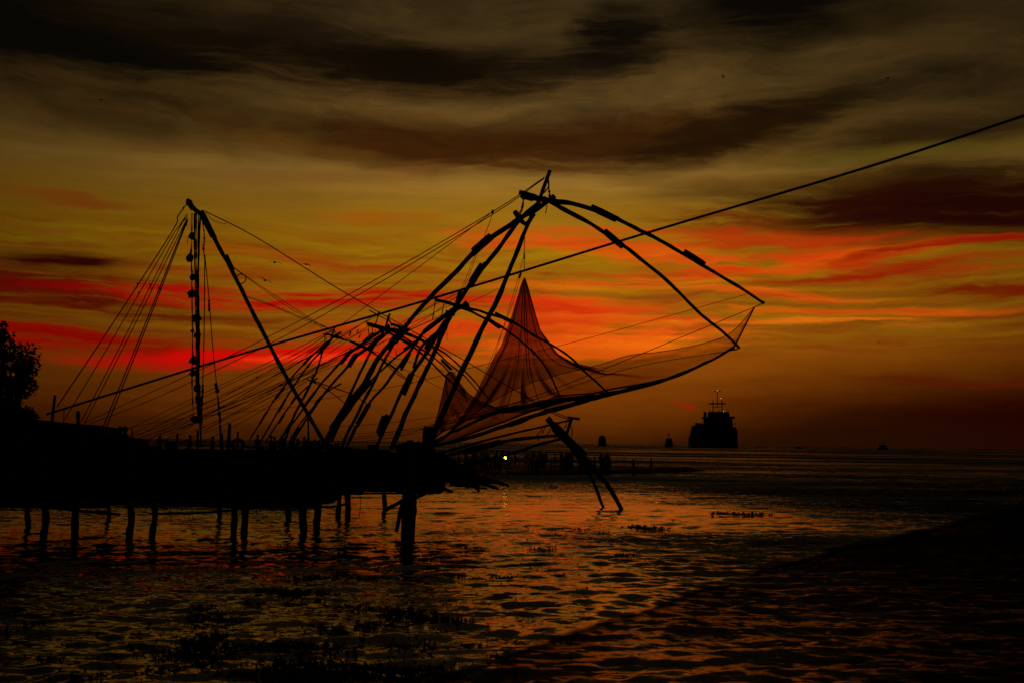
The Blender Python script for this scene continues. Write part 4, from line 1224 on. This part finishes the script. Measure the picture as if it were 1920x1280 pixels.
    for fc in bm.faces:
        c = fc.calc_center_median(); best, bi = 9, 0
        for a, b, r0, r1, mi in B:
            ab = b - a
            t = max(0, min(1, (c - a).dot(ab) / max(ab.length_squared, 1e-9)))
            dd = (c - a - ab * t).length - (r0 + (r1 - r0) * t)
            if dd < best: best, bi = dd, mi
        fc.material_index = bi; fc.smooth = True
    bm.to_mesh(out); bm.free()
    out.materials.clear()
    return out


KINDS = ['stand', 'walk', 'wide', 'skirt', 'photo', 'akimbo', 'point', 'shorts']
PM = {}
for i, k in enumerate(KINDS):
    PM[k] = person_mesh(k)
    for mname in ('skin', 'hair', ('cloth1', 'cloth2', 'cloth3')[i % 3], ('cloth3', 'cloth1', 'cloth2')[i % 3]):
        PM[k].materials.append(M[mname])
WHAT = {'stand': 'person standing with arms hanging', 'walk': 'person walking mid-stride', 'wide': 'person standing with legs apart', 'skirt': 'person in a long skirt',
        'photo': 'person holding both hands up to the face', 'akimbo': 'person with hands on hips', 'point': 'person pointing with one stretched arm', 'shorts': 'person in shorts standing'}


def put_person(kind, x, y, z, h, rz, where, group, label=None):
    o = bpy.data.objects.new('person', PM[kind])
    o.location = (x, y, z - .005)
    o.scale = (h / 1.75,) * 3
    o.rotation_euler = (0, 0, rz)
    COL.objects.link(o)
    tag(o, label or (WHAT[kind] + where), 'person', group)


SPIT = [(877, 'stand'), (888, 'wide'), (893, 'skirt'), (902, 'akimbo'), (911, 'stand'), (919, 'walk'), (931, 'skirt'), (936, 'stand'), (942, 'wide'), (958, 'skirt'), (966, 'stand'),
        (986, 'photo'), (991, 'point'), (1000, 'wide'), (1006, 'stand'), (1012, 'skirt'), (1017, 'skirt'), (1023, 'stand'), (1034, 'akimbo'), (1040, 'stand'), (1055, 'skirt'), (1061, 'wide'), (1067, 'stand'),
        (1072, 'shorts'), (1085, 'wide'), (1092, 'stand'), (1099, 'skirt'), (1107, 'stand'), (1115, 'shorts'), (1126, 'stand'), (1131, 'skirt'), (1138, 'wide'), (1188, 'wide'), (1221, 'shorts')]
SPIT += [(random.choice((880, 897, 915, 934, 962, 1004, 1016, 1036, 1060, 1092, 1128)) + random.gauss(0, 7), random.choice(('stand', 'wide', 'skirt', 'skirt', 'shorts', 'walk'))) for _ in range(40)]
for i, (px, kd) in enumerate(SPIT):
    y = 104 + random.uniform(-6, 12) + max(0, px - 1000) * .03
    p = at(px, 880, y)
    z = max(shore_z(p.x, y), 0.0)
    lab = None
    if px == 1188: lab = 'lone person with legs apart out on the tapering spit'
    if px == 1221: lab = 'person in shorts farthest out at the tip of the spit'
    put_person(kd, p.x, y, z, (random.uniform(1.5, 1.84) if i % 9 else 1.15), random.uniform(-2.6, 2.6), ' in the crowd on the sand spit', 'crowd on the spit', lab)
for i in range(24):
    px = 505 + i * 9.4 + random.uniform(-4, 4) if i < 20 else random.choice((290, 330, 360, 395, 470)) + random.uniform(-12, 12)
    y = random.uniform(66, 84)
    p = at(px, 850, y)
    z = shore_z(p.x, y)
    if z < .1: continue
    put_person(KINDS[i * 5 % 8], p.x, y, z, random.uniform(1.6, 1.8), random.uniform(-3, 3), ' on the bank behind the pier', 'people on the bank')
for (px, kd) in ((212, 'stand'), (221, 'wide')):
    p = at(px, 815, 38.9)
    put_person(kd, p.x, 39.6, 2.47 - .75, 1.7, 2.5, ' behind the smallest shed', 'people behind the shed')

# lit lamp on the spit
lp = at(948, 857, 103.0)
lz = shore_z(lp.x, 103)
L = thing('lamp', (lp.x, 103, lz), 'small bright lamp shining among the crowd on the spit', 'lamp')
v, f = tube([(lp.x, 103, lz), (lp.x, 103, lp.z - .15)], .035, 8); link_mesh('stand', v, f, 'iron', L)
v, f = tube([(lp.x, 103, lp.z - .2), (lp.x, 103, lp.z - .14)], .12, 10); link_mesh('lamp_holder', v, f, 'iron', L)
bm = bmesh.new(); bmesh.ops.create_icosphere(bm, subdivisions=2, radius=.145)
vs = [v.co + Vector((lp.x, 103, lp.z)) for v in bm.verts]; fs = [tuple(v.index for v in q.verts) for q in bm.faces]; bm.free()
link_mesh('bulb', vs, fs, 'bulb', L)

# ------------------------------------------------------------------ ships
def ship_main():
    Y0 = 860.0
    o3 = ground(1337, 838.6); k = o3.y / F
    o3.z = 0
    s = thing('cargo_ship', o3, 'large black ship with a tall lattice mast and lights out at sea', 'ship', 'ships on the horizon')
    X = lambda px: o3.x + (px - 1337) * k
    Z = lambda py: (838.6 - py) * k

    def bx(name, x0, x1, y0, y1, d0, d1, mat, par=s):
        v, f = boxvf(X(x0), X(x1), o3.y + d0, o3.y + d1, Z(y1), Z(y0))
        return link_mesh(name, v, f, mat, par, False)
    # hull: lofted sections, seen from ahead, bow toward the viewer
    secs = []
    for (d, half, flare, top) in ((0, 30, 4, 803), (8, 44, 2, 803), (25, 46.5, 0, 804), (70, 46.5, 0, 806), (100, 43, 0, 805)):
        secs.append([(X(1337 - (half - flare * 2)), o3.y + d, -1.5), (X(1337 - half), o3.y + d, Z(820)), (X(1337 - half + 4 + flare * .5), o3.y + d, Z(top)), (X(1337 + half - 1), o3.y + d, Z(top)), (X(1337 + half), o3.y + d, Z(820)), (X(1337 + half - flare * 2), o3.y + d, -1.5)])
    v = [p for q in secs for p in q]; f = []
    for i in range(len(secs) - 1):
        for j in range(6):
            f.append((i * 6 + j, i * 6 + (j + 1) % 6, (i + 1) * 6 + (j + 1) % 6, (i + 1) * 6 + j))
    f += [tuple(range(6)), tuple(reversed(range(24, 30)))]
    s.rotation_euler = (0, 0, -math.atan2(o3.x, o3.y))
    link_mesh('hull', v, f, 'hull', s, False)
    bx('bulwark', 1297, 1380, 800, 804, 6, 60, 'hull')
    bx('deckhouse', 1306, 1374, 794, 803, 14, 70, 'house')
    h = bx('deckhouse', 1319, 1373, 782, 795, 18, 60, 'house')
    for i in range(6): bx('window', 1324 + i * 8, 1329 + i * 8, 786, 790, 17.6, 17.95, 'glass', h)
    b = bx('bridge', 1327, 1368, 772, 783, 20, 45, 'house')
    for i in range(7): bx('window', 1330 + i * 5.2, 1334 + i * 5.2, 775, 778, 19.6, 19.95, 'glass', b)
    bx('bridge_wing', 1368.5, 1378, 779, 783, 22, 34, 'house'); bx('bridge_wing', 1316, 1326.5, 781, 784, 22, 34, 'house')
    bx('bridge_roof', 1330, 1366, 770.5, 772.5, 21, 44, 'house')
    fn = bx('funnel', 1319, 1325, 771, 781, 40, 52, 'hull'); bx('funnel_cap', 1320.5, 1324, 769.5, 771.2, 41, 50, 'hull', fn)
    bx('deckhouse', 1302, 1318, 796, 803, 12, 40, 'house')
    c = bx('deck_crane', 1304, 1307, 792, 800, 13, 16, 'iron'); bx('crane_jib', 1304, 1317, 792.5, 794, 13.5, 15.5, 'iron', c)
    bx('winch', 1298, 1301, 797, 802, 10, 14, 'iron'); bx('life_raft', 1375, 1381, 792, 793.5, 25, 30, 'iron'); bx('deck_post', 1372.5, 1374, 786, 795, 24, 26, 'iron')
    m = bx('mast', 1336.5, 1338.3, 751, 772, 30, 31.5, 'iron'); bx('mast', 1353.5, 1355.3, 749, 772, 30, 31.5, 'iron')
    bx('crosstree', 1329, 1362, 753.5, 756, 29.6, 31.9, 'iron', m); bx('crosstree', 1337.5, 1354.5, 760.8, 762, 30.3, 31.2, 'iron', m)
    t = bx('topmast', 1344.9, 1346.3, 730, 762, 30.2, 31.3, 'iron'); bx('crosstree', 1339, 1353, 730.6, 731.8, 30, 31.5, 'iron', t)
    bx('aerial', 1336.6, 1337.4, 747, 751.5, 30.4, 31, 'iron'); bx('aerial', 1365, 1366, 765, 771, 33, 34, 'iron'); bx('aerial', 1347, 1349, 767, 771, 30, 31, 'iron'); bx('aerial', 1330, 1332.5, 768, 771, 30, 31, 'iron')
    for (px, py) in ((1345.5, 730), (1352, 744.5), (1357, 769.5)):
        c = Vector((X(px), o3.y + 29, Z(py)))
        bm = bmesh.new(); bmesh.ops.create_icosphere(bm, subdivisions=1, radius=.42)
        vs = [q.co + c for q in bm.verts]; fs = [tuple(q.index for q in w.verts) for w in bm.faces]; bm.free()
        link_mesh('signal_light', vs, fs, 'navlight', s)
    bx('light_stay', 1352, 1352.7, 744, 754, 30.5, 31, 'iron')


ship_main()


def small_ship(px, wl, w, h, Y, label, prof, mast=None):
    k = Y / F
    o3 = at(px, wl, Y); o3.z = 0
    s = thing('fishing_boat', o3, label, 'boat', 'ships on the horizon')
    s.rotation_euler = (0, 0, -math.atan2(o3.x, o3.y))
    n = len(prof)
    v, f = [], []
    L = w * k * 3
    for d in (0, .25, .8, 1):
        sc_ = (.8, 1, 1, .85)[int(d * 3.2) if d < 1 else 3]
        for (u, z) in prof:
            v.append(Vector((o3.x + u * w * .5 * k * sc_, o3.y + d * L, z * h * k - (.5 if z == 0 else 0))))
    for i in range(3):
        for j in range(n):
            f.append((i * n + j, i * n + (j + 1) % n, (i + 1) * n + (j + 1) % n, (i + 1) * n + j))
    f += [tuple(range(n)), tuple(reversed(range(3 * n, 4 * n)))]
    link_mesh('hull', v, f, 'hull', s, False)
    vv, ff = boxvf(o3.x - w * .30 * k, o3.x + w * .30 * k, o3.y + L * .3, o3.y + L * .6, h * .6 * k, h * .96 * k)
    wh = link_mesh('wheelhouse', vv, ff, 'house', s, False)
    for i in (-1, 0, 1):
        vv, ff = boxvf(o3.x + (i * .18 - .07) * w * k, o3.x + (i * .18 + .07) * w * k, o3.y + L * .3 - .2, o3.y + L * .3 - .02, h * .74 * k, h * .86 * k)
        link_mesh('window', vv, ff, 'glass', wh, False)
    if mast:
        vv, ff = tube([(o3.x, o3.y + L * .4, h * .9 * k), (o3.x, o3.y + L * .4, mast * k)], .35, 6)
        ms = link_mesh('mast', vv, ff, 'iron', s)
        vv, ff = boxvf(o3.x - w * .14 * k, o3.x + w * .14 * k, o3.y + L * .4 - .2, o3.y + L * .4 + .2, (h + (mast - h) * .45) * k, (h + (mast - h) * .62) * k)
        link_mesh('crosstree', vv, ff, 'iron', ms, False)
    return s


ARCH = [(-1, 0), (-1, .45), (-.86, .8), (-.6, .97), (.6, .97), (.86, .8), (1, .45), (1, 0)]
STEP = [(-1, 0), (-.95, .35), (-.7, .75), (-.45, .95), (.3, .95), (.75, .7), (.95, .3), (1, 0)]
small_ship(1129, 832, 16, 20, 1300, 'rounded dark boat seen end on, left of the large ship', ARCH, 22)
small_ship(1254, 834, 18, 17, 1300, 'stepped dark boat with a short mast next to the large ship', STEP, 28)
small_ship(1655, 839, 26, 9, 1300, 'small distant boat with a pointed top, right of the large ship', [(-1, 0), (-.9, .35), (-.35, .5), (-.1, .9), (.15, .9), (.4, .5), (.9, .35), (1, 0)], 14)
small_ship(1497, 836, 12, 4, 1300, 'tiny low boat almost lost on the dark horizon', [(-1, 0), (-1, .5), (-.4, .7), (-.2, 1), (.2, 1), (.4, .7), (1, .5), (1, 0)])

# ------------------------------------------------------------------ birds
def bird(px, py, Y, span_px, bank, flap, rz, label):
    c = at(px, py, Y)
    s = span_px * Y / F
    body = tube([Vector((0, -.42, .0)) * s * .5, Vector((0, -.3, .02)) * s * .5, Vector((0, 0, 0)) * s, Vector((0, .3, 0)) * s * .5, Vector((0, .55, .01)) * s * .5], [.025 * s, .06 * s, .085 * s, .05 * s, .015 * s], 8)
    parts = [body]
    for sg in (-1, 1):
        prof = [(0, -.10, .13), (.25, -.13, .10), (.5, -.08, .10)]
        st = [(0, .0), (.26, .26 * flap), (.5, .26 * flap - .1)]
        v, f = [], []
        for (u, le, te), (_, zz) in zip(prof, st):
            for (yy, th) in ((le, .008), (te, .004), (te, -.004), (le, -.008)):
                v.append(Vector((sg * u * s, yy * s * (1 if u < .45 else .35) + .02 * s, (zz + th) * s)))
        for i in range(2):
            for j in range(4): f.append((i * 4 + j, i * 4 + (j + 1) % 4, (i + 1) * 4 + (j + 1) % 4, (i + 1) * 4 + j))
        f.append((8, 9, 10, 11))
        parts.append((v, f))
    v, f = [Vector(p) * s for p in ((-.02, .22, .006), (.02, .22, .006), (.07, .40, .004), (-.07, .40, .004), (-.02, .22, -.006), (.02, .22, -.006), (.07, .40, -.004), (-.07, .40, -.004))], boxvf(0, 1, 0, 1, 0, 1)[1]
    parts.append((v, f))
    v, f = join(*parts)
    o = link_mesh('bird', v, f, 'feather', None, base=(0, 0, 0))
    o.location = c
    o.rotation_euler = (.1, bank, rz)
    tag(o, label, 'bird', 'birds in flight')


bird(515, 492, 60, 27, 0, .05, .3, 'bird gliding flat beside the long rope, the middle of three')
bird(575, 496, 60, 20, .05, .1, .9, 'smaller bird just under the long rope')
bird(497, 526, 55, 26, .35, .45, .5, 'bird banking with bent wings lowest of the three by the rope')
bird(190, 188, 70, 11, -.2, .5, 1.0, 'small bird under the black cloud above the stone mast')
bird(1356, 144, 70, 11, .6, .3, .7, 'tilted small bird high in the brown clouds')
bird(1665, 148, 80, 11, 0, .7, 1.6, 'small bird with raised wings high above the cable')
bird(1648, 642, 80, 9, 0, .2, .4, 'tiny bird low in the orange sky beyond the large ship')
bird(222, 396, 90, 5, 0, .4, .4, 'speck of a bird left of the mast top')
bird(1398, 722, 200, 5, 0, .4, .4, 'speck of a bird right of the ship mast')

# ------------------------------------------------------------------ floating weed
def weed_mesh(seed, n, rx, ry):
    r = random.Random(seed)
    V_, F_ = [], []
    for _ in range(n):
        a, d = r.uniform(0, 6.28), r.random() ** .6
        x, y = math.cos(a) * rx * d, math.sin(a) * ry * d
        if mnoise.noise(Vector((x * 5, y * 7, seed))) < -.02: continue
        z = r.uniform(.0, .05)
        th = r.uniform(0, 6.28); L = r.uniform(.03, .08); up = r.uniform(.0, .07) if r.random() < .8 else r.uniform(.08, .16)
        t = Vector((math.cos(th), math.sin(th), 0)); w = Vector((-t.y, t.x, 0)) * L * .45
        p = Vector((x, y, z))
        i0 = len(V_)
        V_ += [p - t * L * .3, p + w + Vector((0, 0, up * .5)), p + t * L + Vector((0, 0, up)), p - w + Vector((0, 0, up * .4))]
        F_.append((i0, i0 + 1, i0 + 2, i0 + 3))
    ring = [Vector((math.cos(a) * rx * q, math.sin(a) * ry * q, .006)) for a, q in ((k * math.pi / 12, .4 + .3 * abs(mnoise.noise(Vector((k * .9, seed, 2))))) for k in range(24))]
    i0 = len(V_); V_ += ring; F_.append(tuple(range(i0, i0 + 24)))
    me = bpy.data.meshes.new('weed_clump')
    me.from_pydata([tuple(v) for v in V_], [], F_); me.materials.append(M['weed']); me.update()
    return me


WM = [weed_mesh(1, 420, .55, .26), weed_mesh(2, 300, .5, .14), weed_mesh(3, 520, .42, .42), weed_mesh(4, 160, .3, .12), weed_mesh(5, 700, .9, .22)]
WEED = [(380, 1142, 1), (395, 1156, 0), (420, 1165, 0), (365, 1168, 3), (400, 1195, 2), (375, 1208, 2), (390, 1228, 0), (350, 1224, 1), (330, 1232, 1), (300, 1262, 3),
        (530, 1112, 4), (570, 1116, 4), (590, 1100, 3), (560, 1085, 1), (470, 1135, 1), (600, 1085, 1), (480, 1218, 4), (530, 1222, 4), (575, 1215, 4), (450, 1226, 0), (420, 1215, 3),
        (520, 1256, 0), (550, 1262, 0), (580, 1250, 4), (600, 1268, 4), (620, 1278, 4), (640, 1190, 1), (610, 1180, 1), (380, 1244, 1), (430, 1270, 3), (480, 1272, 1),
        (740, 1148, 4), (790, 1160, 4), (715, 1172, 0), (660, 1140, 1), (820, 1165, 1), (750, 1214, 1), (785, 1218, 0), (860, 1168, 1), (680, 1255, 4), (730, 1262, 4), (780, 1258, 4), (820, 1266, 0), (760, 1276, 2), (840, 1275, 1),
        (800, 1044, 1), (1210, 991, 4), (1228, 995, 0), (1195, 988, 3), (1020, 1032, 1), (1090, 994, 1), (900, 912, 1), (1130, 1000, 3), (640, 1040, 1), (540, 1028, 0), (200, 1060, 1), (700, 1085, 4), (650, 1080, 0), (850, 1080, 1), (950, 1085, 1), (1000, 1060, 1),
        (35, 1155, 1), (60, 1170, 3), (20, 1186, 1), (180, 1192, 3), (260, 1215, 3), (150, 1275, 1), (90, 1240, 3), (940, 1235, 1), (880, 1215, 3), (1050, 1205, 3), (1390, 966, 4), (1350, 962, 1), (1180, 1042, 1), (880, 1030, 1), (1080, 1110, 1)]
for i, (px, py, mi) in enumerate(WEED):
    p = ground(px, py)
    o = bpy.data.objects.new('weed_clump', WM[mi])
    o.location = (p.x, p.y, .005)
    sc_ = random.uniform(.55, .9) * max(1.0, p.y / 28)
    o.scale = (sc_, sc_, min(sc_, 1.4) * .75)
    o.rotation_euler = (0, 0, random.uniform(-.5, .5))
    COL.objects.link(o)
    lab = {0: 'ragged oval clump of floating weed on the water', 1: 'thin strip of floating weed on the water', 2: 'rounded dense clump of floating weed on the water',
           3: 'small scrap of floating weed on the water', 4: 'long wide raft of floating weed on the water'}[mi]
    if py < 1010: where = 'on the bright calm water beyond the dipping boom' if px > 1000 else 'beside the pier piles'
    elif px < 280: where = 'in the open water far from the other weed'
    elif px < 450: where = 'in the ragged patch left of the biggest weed patch' if py < 1215 else 'under the ragged patch by the biggest weed patch'
    elif px < 650: where = 'in the biggest weed patch' if py > 1180 else 'between the pier piles and the biggest weed patch'
    elif py > 1235: where = 'against the foot of the near netting'
    elif px < 850 and py > 1120: where = 'in the loose raft right of the biggest weed patch'
    elif px < 850: where = 'below the thick outer pile of the pier'
    else: where = 'under the reflected lamp light'
    lab = {0: 'ragged oval clump of weed', 1: 'thin strip of weed', 2: 'rounded dense clump of weed', 3: 'small scrap of weed', 4: 'long wide raft of weed'}[mi] + ' floating ' + where
    tag(o, lab, 'weed', 'floating weed clumps')
V_, F_ = [], []
r = random.Random(11)
for _ in range(1500):
    c = r.choice(WEED)
    px, py = c[0] + r.gauss(0, 90), c[1] + r.gauss(0, 26)
    if py < 905 or py > 1330: continue
    p = ground(px, py)
    th = r.uniform(0, 6.28); L = r.uniform(.02, .07) * max(1, p.y / 22)
    t = Vector((math.cos(th), math.sin(th), 0)); w = Vector((-t.y, t.x, 0)) * L * .4
    up = r.uniform(0, .05)
    p = Vector((p.x, p.y, r.uniform(.0, .04)))
    i0 = len(V_)
    V_ += [p - t * L, p + w, p + t * L + Vector((0, 0, up)), p - w]
    F_.append((i0, i0 + 1, i0 + 2, i0 + 3))
tag(link_mesh('floating_weed', V_, F_, 'weed', None, False), 'loose scattered bits of floating weed drifting on the sea', 'weed', kind='stuff')

# ------------------------------------------------------------------ near net hanging beside the viewer
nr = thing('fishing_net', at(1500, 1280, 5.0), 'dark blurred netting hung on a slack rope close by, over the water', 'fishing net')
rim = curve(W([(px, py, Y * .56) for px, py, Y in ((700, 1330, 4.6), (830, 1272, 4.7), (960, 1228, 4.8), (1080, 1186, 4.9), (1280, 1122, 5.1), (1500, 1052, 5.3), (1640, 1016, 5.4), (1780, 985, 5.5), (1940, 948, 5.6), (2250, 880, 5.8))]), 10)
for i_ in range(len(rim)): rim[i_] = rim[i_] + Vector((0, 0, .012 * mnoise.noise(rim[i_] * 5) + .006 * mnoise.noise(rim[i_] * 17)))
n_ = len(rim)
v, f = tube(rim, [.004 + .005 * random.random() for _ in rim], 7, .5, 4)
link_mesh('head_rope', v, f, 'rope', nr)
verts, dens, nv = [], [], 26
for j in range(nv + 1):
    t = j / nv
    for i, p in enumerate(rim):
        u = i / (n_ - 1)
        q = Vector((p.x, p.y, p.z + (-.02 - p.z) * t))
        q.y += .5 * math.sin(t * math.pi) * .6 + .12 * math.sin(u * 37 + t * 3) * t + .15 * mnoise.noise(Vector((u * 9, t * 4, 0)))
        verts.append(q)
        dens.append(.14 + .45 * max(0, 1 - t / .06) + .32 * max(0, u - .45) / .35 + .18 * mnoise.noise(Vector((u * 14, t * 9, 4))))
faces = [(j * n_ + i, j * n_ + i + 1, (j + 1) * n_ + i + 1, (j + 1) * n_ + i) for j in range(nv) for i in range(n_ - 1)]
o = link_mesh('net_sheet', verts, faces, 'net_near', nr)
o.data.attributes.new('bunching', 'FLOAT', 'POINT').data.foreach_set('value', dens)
